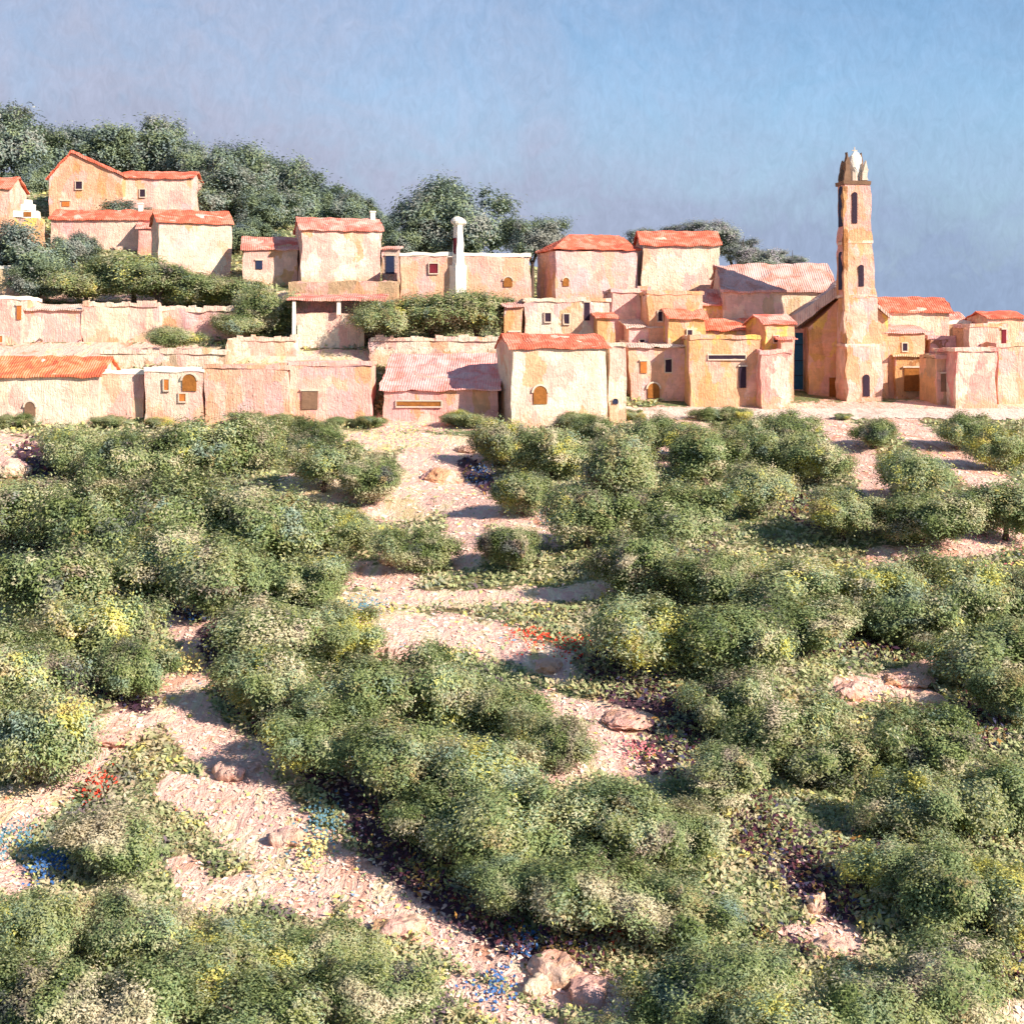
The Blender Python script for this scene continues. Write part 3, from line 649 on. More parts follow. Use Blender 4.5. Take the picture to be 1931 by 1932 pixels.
def prism(bm, prof, axis, a, b):
    def mk(u, v, t): return (t, u, v) if axis == 'x' else (u, t, v)
    A = [bm.verts.new(mk(u, v, a)) for u, v in prof]; B = [bm.verts.new(mk(u, v, b)) for u, v in prof]
    n = len(prof); bm.faces.new(A); bm.faces.new(B[::-1])
    for i in range(n): bm.faces.new((A[i], B[i], B[(i+1) % n], A[(i+1) % n]))
    bmesh.ops.recalc_face_normals(bm, faces=bm.faces[:])
def box(bm, x0, x1, y0, y1, z0, z1): prism(bm, [(y0, z0), (y1, z0), (y1, z1), (y0, z1)], 'x', x0, x1)
SEED = [0]
def opening(root, x, z, w, h, kind='window', mat='dark'):
    """frame, recessed-looking pane and sill fixed to the front (local y = 0) or a door"""
    m = M[mat]; e = .10+.03*w
    bm = bmesh.new()
    if kind == 'arch':
        pts = [(x-w/2, z-h/2), (x+w/2, z-h/2)]+[(x+w/2*math.cos(a), z+h*.12+h*.38*math.sin(a)) for a in np.linspace(0, math.pi, 9)]
        prism(bm, pts, 'y', -.16, .1)
        o = obj('door', bm, m, root)
        bm = bmesh.new()
        for i in range(8):
            a0, a1 = math.pi*i/8, math.pi*(i+1)/8
            q = [(x+r*w/2*math.cos(a), z+h*.12+r*h*.38*math.sin(a)) for r, a in ((1.02, a0), (1.02, a1), (1.3, a1), (1.3, a0))]
            prism(bm, q, 'y', -.24, .1)
        obj('door_arch', bm, M['stone'], o)
    elif kind == 'door':
        box(bm, x-w/2, x+w/2, -.14, .1, z-h/2, z+h/2); o = obj('door', bm, m, root)
        bm = bmesh.new(); box(bm, x-w/2-e, x+w/2+e, -.24, .1, z+h/2+.01, z+h/2+.2); obj('lintel', bm, M['stone'], o)
    else:
        box(bm, x-w/2, x+w/2, -.12, .1, z-h/2, z+h/2); cuts(bm, .3); wob(bm, .10, .9, x); o = obj('window', bm, m, root)
        bm = bmesh.new(); box(bm, x-w/2-.1, x+w/2+.1, -.26, .1, z-h/2-.16, z-h/2-.01); obj('sill', bm, M['stone'], o)
        bm = bmesh.new(); box(bm, x-w/2-.12, x-w/2-.005, -.2, .1, z-h/2, z+h/2); box(bm, x+w/2+.005, x+w/2+.12, -.2, .1, z-h/2, z+h/2); box(bm, x-w/2-.12, x+w/2+.12, -.2, .1, z+h/2+.005, z+h/2+.12)
        obj('frame', bm, M['stone'], o)
def house(name, label, cat, p0, p1, pt, pb, Y, depth=8, yaw=0, wall=('cream','pcream','pink'), roof='gable', rise=30, rcol='red', wins=(), over=.4, below=3, chim=None, group='houses of the hill village', peak=.5, wobble=.19, back=.0):
    SEED[0] += 1; sd = SEED[0]*2.37
    k = Y/F; ya = math.radians(yaw); w = (p1-p0)*k/math.cos(ya)
    x0 = wx((p0+p1)/2, Y); zb = wz(pb, Y); h = (pb-pt)*k
    root = thing(name, label, cat, (x0, Y, zb), ya, group)
    bm = bmesh.new(); rs = rise*k
    if roof == 'gable': prism(bm, [(0, -below), (depth, -below), (depth, h), (depth*.5, h+rs), (0, h)], 'x', -w/2, w/2)
    elif roof == 'front': prism(bm, [(-w/2, -below), (w/2, -below), (w/2, h-back*k), (-w/2+w*peak, h+rs), (-w/2, h)], 'y', 0, depth)
    elif roof == 'shed': prism(bm, [(0, -below), (depth, -below), (depth, h+rs), (0, h)], 'x', -w/2, w/2)
    else: box(bm, -w/2, w/2, 0, depth, -below, h)
    cuts(bm, .8); wob(bm, wobble, .3, sd); wm = wall_mat(*wall); obj('wall', bm, wm, root)
    t = .16; ov = over
    bm = bmesh.new()
    if roof in ('gable', 'hip'):
        sl_ = (rs if rs > .2 else .2)/(depth/2); hx = w/2+ov
        if roof == 'gable':
            prism(bm, [(-ov, h-ov*sl_), (depth/2, h+rs), (depth+ov, h-ov*sl_), (depth+ov, h-ov*sl_+t), (depth/2, h+rs+t*1.2), (-ov, h-ov*sl_+t)], 'x', -hx, hx)
        else:
            c = [bm.verts.new(p) for p in ((-hx, -ov, h), (hx, -ov, h), (hx, depth+ov, h), (-hx, depth+ov, h))]
            c2 = [bm.verts.new((v.co.x, v.co.y, h+t)) for v in c]; ins = min(depth/2, w*.28)
            r0 = bm.verts.new((-w/2+ins, depth/2, h+rs)); r1 = bm.verts.new((w/2-ins*.3, depth/2, h+rs))
            bm.faces.new(c)
            for i in range(4): bm.faces.new((c[i], c[(i+1) % 4], c2[(i+1) % 4], c2[i]))
            bm.faces.new((c2[0], c2[1], r1, r0)); bm.faces.new((c2[1], c2[2], r1)); bm.faces.new((c2[2], c2[3], r0, r1)); bm.faces.new((c2[3], c2[0], r0))
            bmesh.ops.recalc_face_normals(bm, faces=bm.faces[:])
        cuts(bm, .7); wob(bm, .14, .8, sd+5); obj('roof', bm, RM[rcol], root)
    elif roof == 'front':
        px_, pz = -w/2+w*peak, h+rs
        prism(bm, [(-w/2-ov, h-ov*.5), (px_, pz), (w/2+ov, h-back*k-ov*.3), (w/2+ov, h-back*k-ov*.3+.35), (px_, pz+.4), (-w/2-ov, h-ov*.5+.25)], 'y', -ov, depth)
        cuts(bm, .7); wob(bm, .14, .8, sd+5); obj('roof', bm, RM[rcol], root)
    elif roof == 'shed':
        s = rs/depth
        prism(bm, [(-ov, h-ov*s), (depth+ov, h+rs+ov*s), (depth+ov, h+rs+ov*s+t), (-ov, h-ov*s+t)], 'x', -w/2-ov, w/2+ov)
        cuts(bm, .7); wob(bm, .14, .8, sd+5); obj('roof', bm, RM[rcol], root)
    elif roof == 'flat':
        for a in ((-w/2-.12, w/2+.12, -.12, .35), (-w/2-.12, w/2+.12, depth-.35, depth+.12)): box(bm, a[0], a[1], a[2], a[3], h+.02, h+.02+.45)
        for sx in (-1, 1): box(bm, min(sx*(w/2+.12), sx*(w/2-.35)), max(sx*(w/2+.12), sx*(w/2-.35)), .36, depth-.36, h+.02, h+.46)
        cuts(bm, .7); wob(bm, .14, .6, sd+5); obj('parapet', bm, M['white'] if rcol == 'red' else wall_mat(*wall), root)
    for wn in wins:
        px, py, ww, hh = wn[:4]; kind = wn[4] if len(wn) > 4 else 'window'; mt = wn[5] if len(wn) > 5 else 'dark'
        opening(root, (px-(p0+p1)/2)*k/math.cos(ya), (pb-py)*k, ww*k, hh*k, kind, mt)
    if chim:
        for cx_ in chim:
            bm = bmesh.new(); xx = (cx_-(p0+p1)/2)*k; box(bm, xx-.35, xx+.35, depth*.45, depth*.45+.6, h-.2, h+rs+1.1); box(bm, xx-.45, xx+.45, depth*.45-.1, depth*.45+.7, h+rs+1.11, h+rs+1.3)
            obj('chimney', bm, M['white'], root)
    return root, w, h, depth
H = house
# upper left cluster
H('house','pink house with red roof cut by the left edge, highest on the hill','house',-60,18,355,425,225,8,0,('pink','pcream','peach'),'gable',24,'red',[])
H('gabled_house','tall peach gable-fronted house with long red roof slope at upper left','house',93,232,338,405,236,12,0,('peach','pcream','ochre'),'front',50,'red',[(150,350,12,14),(125,385,14,10,'door','rust')],peak=.3,back=-5,below=6)
H('house','long pale pink house with red roof beside the tall gabled house','house',228,362,336,445,238,9,3,('pcream','pink','lilac'),'gable',16,'red',[(270,365,10,14)],below=6)
H('house','low cream house with bright red roof under the gabled house','house',98,282,414,476,222,8,2,('pcream','cream','pink'),'gable',20,'red',[],below=6,chim=[255])
H('lean_to','rose-red roofed lean-to between the low cream house and the blue-sided one','house',262,305,430,470,220,6,6,('rose','pink','peach'),'shed',26,'pink',[],below=6)
H('house','cream house with a red roof whose left side is in blue shade','house',305,432,420,516,206,9,20,('pcream','cream','white'),'gable',26,'red',[],below=6)
H('house','low house with pink roof, left neighbour of the tall pink house','house',462,560,470,530,203,7,8,('pcream','sand','pink'),'gable',24,'pink',[(490,500,12,16,'door','ind')],below=5)
H('house','tall pink house with coral roof and dark shaded left side above the tawny bank','house',572,718,434,526,201,9,14,('pink','pcream','white'),'gable',25,'pink',[],below=5,chim=[712])
H('shed','small shed coloured dark as the shadow right of the tall pink house','shed',722,750,470,525,203,5,0,('grey','lilac','tan'),'shed',8,'mauve',[(736,500,16,34,'door','ind')],below=4)  # shed and indigo door paint the shadow beside the tall pink house
# wall with turret
H('ruined_house','roofless peach wall house with white coping under the big round tree','house',755,1000,484,552,194,7,4,('peach','pcream','pink'),'flat',10,'red',[(818,507,16,18,'window','maroon'),(958,532,16,18,'arch','brown')],below=5,wobble=.25)
def turret():
    Y = 193; k = Y/F; root = thing('turret', 'white turret with a wide cap rising from the peach wall before the round tree', 'turret', (wx(870, Y), Y, wz(548, Y)), math.radians(35))
    bm = bmesh.new(); s = 26*k*.58; h = (548-424)*k
    box(bm, -s/2*1.6, s/2*1.6, 0, s*1.6, -3, h*.38)
    cuts(bm, .5); wob(bm, .08, .5, 3); obj('base', bm, M['white'], root)
    bm = bmesh.new(); prism(bm, [(-s*.6, h*.38), (s*.6, h*.38), (s*.36, h), (-s*.36, h)], 'y', s*.2, s*1.2); cuts(bm, .5); wob(bm, .07, .6, 4); obj('shaft', bm, M['white'], root)
    bm = bmesh.new(); 
    bmesh.ops.create_uvsphere(bm, u_segments=16, v_segments=8, radius=.5, matrix=Matrix.Translation((0, s*.7, h+.5)) @ Matrix.Diagonal((s*2.1, s*1.6, 1.3, 1))); wob(bm, .12, 1.0, 5); obj('cap', bm, M['white'], root)
    bm = bmesh.new(); box(bm, -s/2-.05, -s/2+.02, s*.4, s*1.0, h*.55, h*.8); obj('slot_or_shade', bm, M['maroon'], root)  # maroon patch paints the shaded left side of the turret
turret()
def shrine():
    Y = 214; k = Y/F; root = thing('shrine', 'little cream shrine with stepped top and yellow base below the violet tree', 'shrine', (wx(52, Y), Y, wz(434, Y)), math.radians(10))
    def st(name, a, b, z0, z1, m, d=2.4, bl=0):
        bm = bmesh.new(); box(bm, (a-52)*k, (b-52)*k, bl, d-bl, (434-z0)*k, (434-z1)*k); cuts(bm, .4); wob(bm, .10, .8, z1); obj(name, bm, m, root)
    st('base', 30, 80, 470, 412, wall_mat('yellow', 'cream', 'ochre')); st('body', 27, 72, 411, 398, M['white'], 2.2, .1); st('niche_block', 40, 66, 397.5, 385, M['white'], 1.9, .3); st('finial', 46, 60, 384.5, 376, M['white'], 1.6, .6)
    bm = bmesh.new(); box(bm, -.5, .6, .02, .12, (434-409)*k, (434-400)*k); obj('niche', bm, M['brown'], root)
shrine()
# centre: behind
H('house','pink house with coral hipped roof, its left side in deep blue shade','house',1048,1203,472,556,196,10,14,('lilac','pink','peach'),'hip',34,'red',[(1066,533,12,16,'arch','brown')],below=7)
H('house','pale cream house with bright red roof right of the hipped-roof house','house',1212,1358,462,552,197,9,2,('cream','white','cream'),'gable',28,'red',[],below=7)
H('house','low cream house with two windows and flat top above the big cream house','house',988,1150,570,650,172,8,3,('white','cream','pcream'),'flat',10,'pink',[(1033,599,11,16),(1068,602,10,18),(1107,588,10,34,'door')],below=4)
H('lean_to','orange-brown lean-to with dark opening left of the flat-topped house','shed',952,986,578,658,171,5,5,('ochre','brown','lilac'),'shed',10,'mauve',[(970,640,20,26,'door','brown')],below=4)
H('house','narrow tall pink house behind the white pillars','house',1153,1206,552,655,180,8,4,('lilac','pink','pcream'),'flat',10,'pink',[],below=5)
H('house','ochre and pink striped house wall with one small window and a blue awning','house',1222,1325,556,655,175,8,5,('peach','pink','ochre'),'flat',10,'pink',[(1244,597,8,18),(1288,612,40,9,'window','blue')],below=5)
H('house','large cream house with red roof and brown arched door, front of the village','house',966,1144,656,792,154.5,9,11,('white','cream','pcream'),'gable',24,'red',[(1018,745,26,34,'arch','brown')],below=4)
H('annex','narrow white annex joined by a dark gap to the big cream house','annex',1148,1180,655,762,157,6,2,('white','white','cream'),'flat',10,'pink',[(1160,757,10,10,'arch','ind')],below=4)
H('house','peach house with orange openings beside the white annex','house',1188,1297,655,758,170.5,8,3,('peach','pcream','lilac'),'shed',12,'pale',[(1213,693,12,22,'door','rust'),(1260,690,12,24,'window'),(1232,737,22,28,'arch','brown')],below=4)
H('house','wide ochre house with long dark eave, left of the blue-shaded church side','house',1300,1432,640,755,167.5,8,2,('peach','ochre','yellow'),'flat',10,'pink',[(1400,712,13,40,'door'),(1370,674,70,7,'window')],below=4)
H('house','small pink block house with rounded plaster front before the church','house',1433,1490,668,752,166,6,4,('rose','pcream','white'),'flat',10,'pink',[],below=4,wobble=.28)
H('house','yellow-washed upper house with a short coral roof behind the wide ochre house','house',1322,1432,622,660,179,6,2,('cream','yellow','lilac'),'gable',18,'red',[],below=8)
H('house','pale yellow house above with a long rose roof left of the church porch','house',1325,1490,574,620,184,7,1,('cream','pcream','yellow'),'gable',28,'pink',[],below=9)
# church: nave, porch, tower
def church():
    Y = 180; k = Y/F
    root = thing('church', 'church with long mauve nave roof and gabled ochre front beside the bell tower', 'church', (wx(1560, Y), Y, wz(748, Y)), 0)
    def lx(px): return (px-1560)*k
    def lz(py): return (748-py)*k
    yb = 14
    bm = bmesh.new(); prism(bm, [(3, -3), (yb, -3), (yb, lz(548)), (8.5, lz(498)), (3, lz(548))], 'x', lx(1370), lx(1585)); cuts(bm, .9); wob(bm, .12, .3, 3); obj('nave_wall', bm, wall_mat('pcream', 'cream', 'sand'), root)
    bm = bmesh.new(); prism(bm, [(2.6, lz(551)), (8.5, lz(495)), (yb+.5, lz(551)), (yb+.5, lz(548)), (8.5, lz(491)), (2.6, lz(547))], 'x', lx(1366), lx(1590)); cuts(bm, .7); wob(bm, .2, .5, 4); obj('nave_roof', bm, RM['mauve'], root)
    # front block, gable to the viewer; left flank's shade is painted blue
    bm = bmesh.new(); prism(bm, [(lx(1520), -3), (lx(1668), -3), (lx(1668), lz(600)), (lx(1600), lz(545)), (lx(1520), lz(618))], 'y', -1.5, 4); cuts(bm, .8); wob(bm, .12, .3, 6); obj('front_wall', bm, wall_mat('peach', 'yellow', 'pcream'), root)
    bm = bmesh.new(); prism(bm, [(lx(1497), lz(618)), (lx(1598), lz(540)), (lx(1672), lz(600)), (lx(1672), lz(594)), (lx(1590), lz(530)), (lx(1495), lz(594))], 'y', -2.2, 4.3); cuts(bm, .7); wob(bm, .18, .5, 8); obj('front_roof', bm, RM['pale'], root)
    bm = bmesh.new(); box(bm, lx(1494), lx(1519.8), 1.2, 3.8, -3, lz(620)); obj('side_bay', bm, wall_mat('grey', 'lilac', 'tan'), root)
    bm = bmesh.new(); box(bm, lx(1496), lx(1517), 1.08, 1.25, lz(735), lz(628)); d = obj('shade_panel', bm, M['blue'], root)  # blue panel paints the shaded side face of the church
    bm = bmesh.new(); 
    for py in (650, 680, 708): box(bm, lx(1496.5), lx(1516.5), 1.0, 1.07, lz(py+1.3), lz(py))
    obj('shade_panel_bar', bm, M['ind'], d)  # dark bars across the painted shade panel
    bm = bmesh.new(); box(bm, lx(1558), lx(1570), -1.6, -1.35, lz(748), lz(712)); obj('door', bm, M['brown'], root)
    bm = bmesh.new(); bmesh.ops.create_cone(bm, cap_ends=True, segments=16, radius1=.55, radius2=.55, depth=.3, matrix=Matrix.Translation((lx(1592), -1.5, lz(588))) @ Matrix.Rotation(math.pi/2, 4, 'X')); obj('round_window', bm, M['dark'], root)
church()
def tower():
    Y = 172; k = Y/F; root = thing('bell_tower', 'tall slender pink bell tower with white lantern top and dark left side', 'tower', (wx(1630, Y), Y, wz(748, Y)), math.radians(4))
    def lz(py): return (748-py)*k
    def ring(a, b, py0, py1, name, mat, sx0=0, sx1=0, cutst=.6, w=.12):
        bm = bmesh.new(); z0, z1 = lz(py0), lz(py1)
        v0 = [bm.verts.new((x+sx0, y, z0)) for x, y in ((-a, -a), (a, -a), (a, a), (-a, a))]; v1 = [bm.verts.new((x+sx1, y, z1)) for x, y in ((-b, -b), (b, -b), (b, b), (-b, b))]
        bm.faces.new(v0[::-1]); bm.faces.new(v1)
        for i in range(4): bm.faces.new((v0[i], v0[(i+1) % 4], v1[(i+1) % 4], v1[i]))
        for v in bm.verts: v.co.y += 2.6
        cuts(bm, cutst); wob(bm, w*1.5, .5, py0); return obj(name, bm, mat, root)
    wmt = wall_mat('pcream', 'lilac', 'ochre'); wm2 = wall_mat('pink', 'peach', 'ochre')
    ring(36*k, 33*k, 790, 650, 'base', wmt, .2, 0)
    ring(33*k, 29*k, 650, 560, 'lower_shaft', wmt, 0, -.2)
    ring(29*k, 26.5*k, 560, 455, 'shaft', wm2, -.2, -.45)
    ring(26*k, 24*k, 453, 344, 'belfry', wm2, -.45, -.6)
    for py, a in ((651, 33.8), (558, 29.8), (456, 27.2)): 
        ring(a*k, a*k, py+2.5, py-2.5, 'string_course', wall_mat('white', 'pcream', 'cream'), -.2 if py > 500 else -.45, -.2 if py > 500 else -.45, .8, .06)
    ring(26*k, 27*k, 346, 339, 'cornice', M['umber'], -.6, -.6, .6, .08)
    f = 2.6
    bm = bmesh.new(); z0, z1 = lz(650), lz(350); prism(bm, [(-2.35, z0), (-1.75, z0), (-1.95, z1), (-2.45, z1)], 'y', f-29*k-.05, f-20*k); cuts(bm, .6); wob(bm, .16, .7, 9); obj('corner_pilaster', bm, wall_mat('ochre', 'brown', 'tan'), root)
    def slot_or_shade(pyt, pyb, x, y, w, a, side=False):
        bm = bmesh.new(); z0, z1 = lz(pyb), lz(pyt)
        if not side:
            yf = f-a-.14
            pts = [(x-w/2, z0), (x+w/2, z0)]+[(x+w/2*math.cos(t), z1-w*.4+w*.5*math.sin(t)) for t in np.linspace(0, math.pi, 7)]
            prism(bm, pts, 'y', yf, yf+.5)
        else:
            xf = x; pts = [(f-w/2, z0), (f+w/2, z0)]+[(f+w/2*math.cos(t), z1-w*.4+w*.5*math.sin(t)) for t in np.linspace(0, math.pi, 7)]
            prism(bm, pts, 'x', xf-.12, xf+.5)
        obj('louvre_opening', bm, M['ind'] if side else M['dark'], root)
    slot_or_shade(362, 420, -.95, 0, .62, 25*k); slot_or_shade(500, 540, -.2, 0, .62, 28*k); slot_or_shade(708, 748, .3, 0, .8, 35*k)
    slot_or_shade(350, 425, -.52-25*k, 0, 1.6, 0, True); slot_or_shade(475, 545, -.35-28*k, 0, 1.4, 0, True)
    # lantern: corner piers, white cupola, pinnacles
    cx = -.55
    for n_, (dx, dy, top) in enumerate(((-1.15, -.9, 288), (1.1, -.9, 303), (-1.15, 1.0, 300), (1.1, 1.0, 284))):
        bm = bmesh.new(); z0, z1 = lz(338.5), lz(top); a = .34
        prism(bm, [(cx+dx-a, z0), (cx+dx+a, z0), (cx+dx+a*.8, z1-1), (cx+dx, z1+.2), (cx+dx-a*.8, z1-1)], 'y', f+dy-a, f+dy+a); cuts(bm, .4); wob(bm, .16, .9, n_); obj('pinnacle', bm, M['umber'] if n_ != 1 else M['stone'], root)
    bm = bmesh.new(); bmesh.ops.create_cone(bm, cap_ends=True, segments=12, radius1=.85, radius2=.7, depth=lz(312)-lz(338.5), matrix=Matrix.Translation((cx, f, (lz(312)+lz(338.5))/2))); wob(bm, .1, .9, 1); obj('lantern_drum', bm, M['stone'], root)
    bm = bmesh.new(); bmesh.ops.create_uvsphere(bm, u_segments=16, v_segments=10, radius=1.0, matrix=Matrix.Translation((cx+.1, f, lz(311))) @ Matrix.Diagonal((.85, .85, 1.9, 1))); wob(bm, .2, .8, 2); obj('cupola', bm, M['white'], root)
    bm = tube_bm([[((cx+.1, f, lz(290)), .12), ((cx+.1, f, lz(272)), .05)], [((cx-.25, f, lz(279)), .06), ((cx+.45, f, lz(279)), .06)]]); obj('cross', bm, M['stone'], root)
tower()
# right of the tower
H('house','peach house with coral roof right of the bell tower','house',1668,1790,588,665,184,8,-2,('pcream','cream','sand'),'gable',26,'red',[],below=6)
H('shed','dark ochre shed coloured as deep shade at the right foot of the bell tower','shed',1688,1752,672,748,178,6,0,('ochre','tan','brown'),'shed',8,'straw',[(1722,716,36,44,'door','brown')],below=3)  # dark walls and brown door paint the brown shade by the tower
H('shed','recess house with blue shade painted as its door between the shed and the pink blocks','shed',1752,1800,640,748,180,6,0,('lilac','grey','brown'),'flat',6,'pink',[(1776,718,30,48,'door','blue')],below=3)  # blue door paints the blue shade next to the shed
H('house','sand coloured house with rubble top behind the pink blocks','house',1780,1830,612,690,186,6,0,('sand','pcream','tan'),'flat',6,'red',[],below=5)
H('house','small square pink house with dark right edge standing on the far right','house',1828,1900,618,680,176,5,6,('pcream','lilac','ochre'),'flat',8,'pink',[(1893,640,8,36,'door','maroon')],below=4)
H('house','pink and white block house at the right end of the village','house',1800,1880,664,752,167,7,6,('rose','white','pcream'),'flat',6,'pink',[],below=4,wobble=.2)
H('house','peach tan block house cut by the right edge','house',1881,1990,655,754,170,7,0,('pcream','sand','peach'),'flat',6,'pink',[],below=4,wobble=.2)
H('house','low pale house beyond the right edge of the far right blocks','house',1900,2040,624,700,186,6,0,('sand','pcream','cream'),'gable',10,'pale',[],below=6)
H('house','narrow filler house added to hold shade in the gap between the tall pink and the striped house','house',1204,1226,548,640,183,6,0,('lilac','grey','tan'),'flat',4,'pink',[],below=5)  # recessed filler added so the gap falls in shadow
H('house','lilac low-roofed house between the white annex and the striped house','house',1186,1262,618,662,175,5,6,('lilac','pcream','peach'),'shed',14,'pale',[(1210,648,9,14)],below=5)
H('house','little orange house peeping between the annex and the narrow tall pink house','house',1128,1160,600,662,170,5,8,('ochre','peach','pink'),'gable',10,'red',[],below=5)
H('house','ochre stepped house with salmon roof right of the blue awning','house',1262,1330,600,655,172.5,5,8,('ochre','peach','yellow'),'gable',16,'red',[(1300,630,9,14)],below=5)
H('house','small peach house with mauve roof between ochre house and church porch','house',1440,1498,610,672,173,6,12,('peach','ochre','yellow'),'gable',16,'pink',[(1462,640,9,12)],below=5)
H('house','low sand house tucked under the mauve nave roof','house',1362,1420,522,575,190,6,4,('sand','cream','peach'),'gable',14,'pale',[],below=8)
H('house','cream cottage with coral roof behind the far right blocks','house',1745,1818,604,660,188,6,4,('pcream','peach','sand'),'gable',14,'pink',[(1790,630,8,12)],below=6)
H('house','small orange-walled house with mauve roof above the dark ochre shed','house',1672,1745,628,690,179,5,4,('peach','ochre','pcream'),'shed',14,'mauve',[(1705,655,9,14)],below=6)
H('house','tiny cream house with red roof wedged above the far right pink block','house',1862,1931,600,650,182,6,6,('cream','pcream','peach'),'gable',12,'red',[],below=6)
H('house','tan house with dark doorway at the far right foot','house',1765,1798,676,752,169.5,5,6,('tan','ochre','peach'),'flat',6,'pink',[(1780,722,14,34,'door','umber')],below=4)
H('house','narrow peach house beside the blue-shaded church bay','house',1470,1496,640,740,171.5,5,4,('peach','ochre','pink'),'shed',8,'pink',[],below=4)
# front left row
H('house','long white house with bright orange roof and arched door at the left edge','house',-120,188,708,800,156,8,0,('white','pcream','cream'),'gable',32,'orange',[(58,772,20,28,'arch','umber')],below=3)
H('house','pinkish white house with flat top right of the orange roof','house',189,272,706,800,157,7,2,('pcream','white','pink'),'flat',6,'red',[],below=3,wobble=.2)
H('house','pinkish plastered house with three brown openings in the front row','house',273,385,702,800,156,7,1,('pcream','white','pink'),'flat',6,'red',[(315,726,9,20,'window','rust'),(358,722,26,32,'arch','brown'),(345,750,12,14,'window','rust')],below=3,wobble=.2)
H('house','long peach house with tawny stains in the middle of the front row','house',386,545,696,800,156,8,0,('peach','pcream','pink'),'flat',6,'pink',[],below=3,wobble=.2)
H('house','rose and tan house with a tawny boarded door in the middle of the front row','house',546,700,690,800,157,8,2,('pink','lilac','peach'),'flat',6,'pink',[(585,755,30,34,'door','umber')],below=3,wobble=.2)
H('house','rosy house under a broad salmon-pink sloping roof, left of the big cream house','house',722,938,735,799,158,10,-2,('pink','rose','lilac'),'shed',62,'rosy',[(790,762,84,9,'window','brown')],below=3,wobble=.2)
H('shed','narrow dark lean-to with blue shade painted as its door, against the big cream house','shed',926,950,678,790,171.5,5,0,('grey','tan','brown'),'shed',10,'mauve',[(938,735,18,90,'door','blue')],below=3)  # tall blue door paints the shadow left of the cream house
# middle left terraces
def terrace(label, p0, p1, pt, pb, Y, wall, wobble=.3, depth=2.0, cap=True):
    k = Y/F; root = thing('terrace_wall', label, 'wall', (wx((p0+p1)/2, Y), Y, wz(pb, Y)), 0, 'terrace walls of the village'); w = (p1-p0)*k; h = (pb-pt)*k
    bm = bmesh.new(); box(bm, -w/2, w/2, 0, depth, -2.5, h); cuts(bm, .5); wob(bm, wobble, .45, p0*.1); obj('wall', bm, wall_mat(*wall), root)
    if cap:
        bm = bmesh.new(); r = random.Random(p0); x = -w/2
        while x < w/2:
            s = r.uniform(.4, 1.1); zt = h+r.uniform(.1, .5)
            box(bm, x, min(x+s, w/2), -.15, .7, h-.25, zt); x += s+.03
        wob(bm, .15, .8, 3); obj('coping', bm, wall_mat('white', 'cream', 'pcream'), root)
terrace('cream plastered terrace wall above the orange roof, with rosy lower edge', 156, 300, 574, 650, 177, ('cream','cream','pink'))
terrace('pink rubble terrace wall beside the dark round bush', 301, 470, 584, 640, 178, ('lilac','pink','pcream'), .45)
terrace('low white rubble wall running behind the peach front row', 430, 560, 640, 672, 172, ('white','cream','peach'), .35)
terrace('white stone edging behind the flat-topped front houses', 190, 428, 664, 690, 167, ('white','pcream','tan'), .35)
terrace('pale broken wall under the middle olives', 700, 940, 640, 668, 171, ('white','tan','lilac'), .35)
terrace('tawny bank wall under the tall pink house', 545, 752, 532, 556, 192, ('tan','sand','pink'), .3, 6, False)
H('house','white-topped hut under the blue-green tree at the left edge','house',-60,62,508,560,190,6,0,('cream','white','sand'),'flat',6,'red',[],below=4)
H('house','pale pink house with a rust doorway at the left edge, middle terrace','house',-70,42,566,668,176,7,0,('pcream','pink','white'),'flat',6,'red',[(37,590,8,26,'door','rust'),(2,640,8,12,'window','rust')],below=4,wobble=.2)
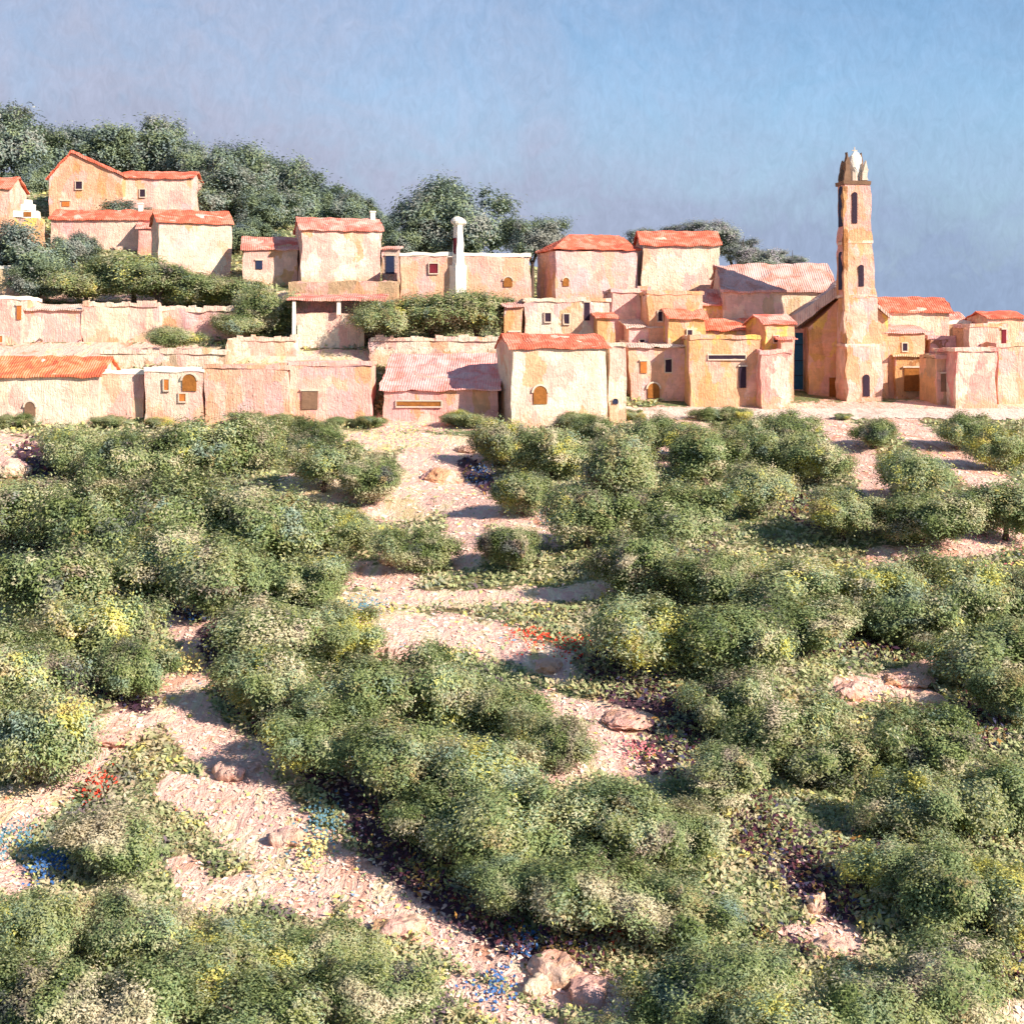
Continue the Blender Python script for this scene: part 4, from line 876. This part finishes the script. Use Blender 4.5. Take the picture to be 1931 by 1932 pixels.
H('house','lilac pink house between the edge house and the cream terrace wall','house',43,155,585,662,177,7,3,('lilac','white','pink'),'shed',12,'pale',[],below=4,wobble=.2)
def ruin():
    Y = 175; k = Y/F; root = thing('ruined_barn', 'white stone ruin with a thin roof over a dark open porch in mid village', 'barn', (wx(625, Y), Y, wz(662, Y)), math.radians(3))
    def lx(p): return (p-625)*k
    def lz(p): return (662-p)*k
    bm = bmesh.new(); box(bm, lx(560), lx(690), 0, 5, -2, lz(594)); cuts(bm, .6); wob(bm, .3, .4, 2); obj('wall', bm, wall_mat('white', 'cream', 'white'), root)
    bm = bmesh.new(); box(bm, lx(548), lx(720), 3.2, 6.5, -2, lz(566)); cuts(bm, .8); wob(bm, .1, .4, 2); obj('back_wall', bm, M['blue'] if 0 else wall_mat('grey','tan','lilac'), root)
    bm = bmesh.new(); prism(bm, [(-1.2, lz(568)), (6.8, lz(556)), (6.8, lz(552)), (-1.2, lz(564))], 'x', lx(545), lx(728)); cuts(bm, .7); wob(bm, .15, .5, 2); obj('roof', bm, RM['pink'], root)
    for p in (556, 640, 716):
        bm = bmesh.new(); box(bm, lx(p)-.22, lx(p)+.22, -.9, -.45, -1 if p != 640 else lz(594), lz(568)); wob(bm, .08, .8, p); obj('post', bm, M['white'], root)
ruin()
# road along the village foot
bm = bmesh.new(); prev = None
for px in range(1150, 2300, 9):
    row = []
    for Y in (160.0, 163.0, 166.5):
        x = wx(px, Y); yj = Y+(random.uniform(-1.6, .8) if Y < 161 else 0); row.append(bm.verts.new((x, yj, gh(x, yj)+.06)))
    if prev:
        for i in range(2): bm.faces.new((prev[i], row[i], row[i+1], prev[i+1]))
    prev = row
t = NT('road_dust'); v = t.coord('World', (1, .4, 1)); nn = t.noise(v, .5, 5, .65, 1)
t.bump(t.noise(v, 2.5, 4, .7), .2); rm_ = t.done(t.ramp(nn, [(.34,(.45,.36,.28)),(.44,(.66,.50,.42)),(.52,(.80,.62,.52)),(.60,(.74,.62,.50)),(.70,(.50,.48,.32))]))
rd = obj('path', bm, rm_); rd['kind'] = 'structure'
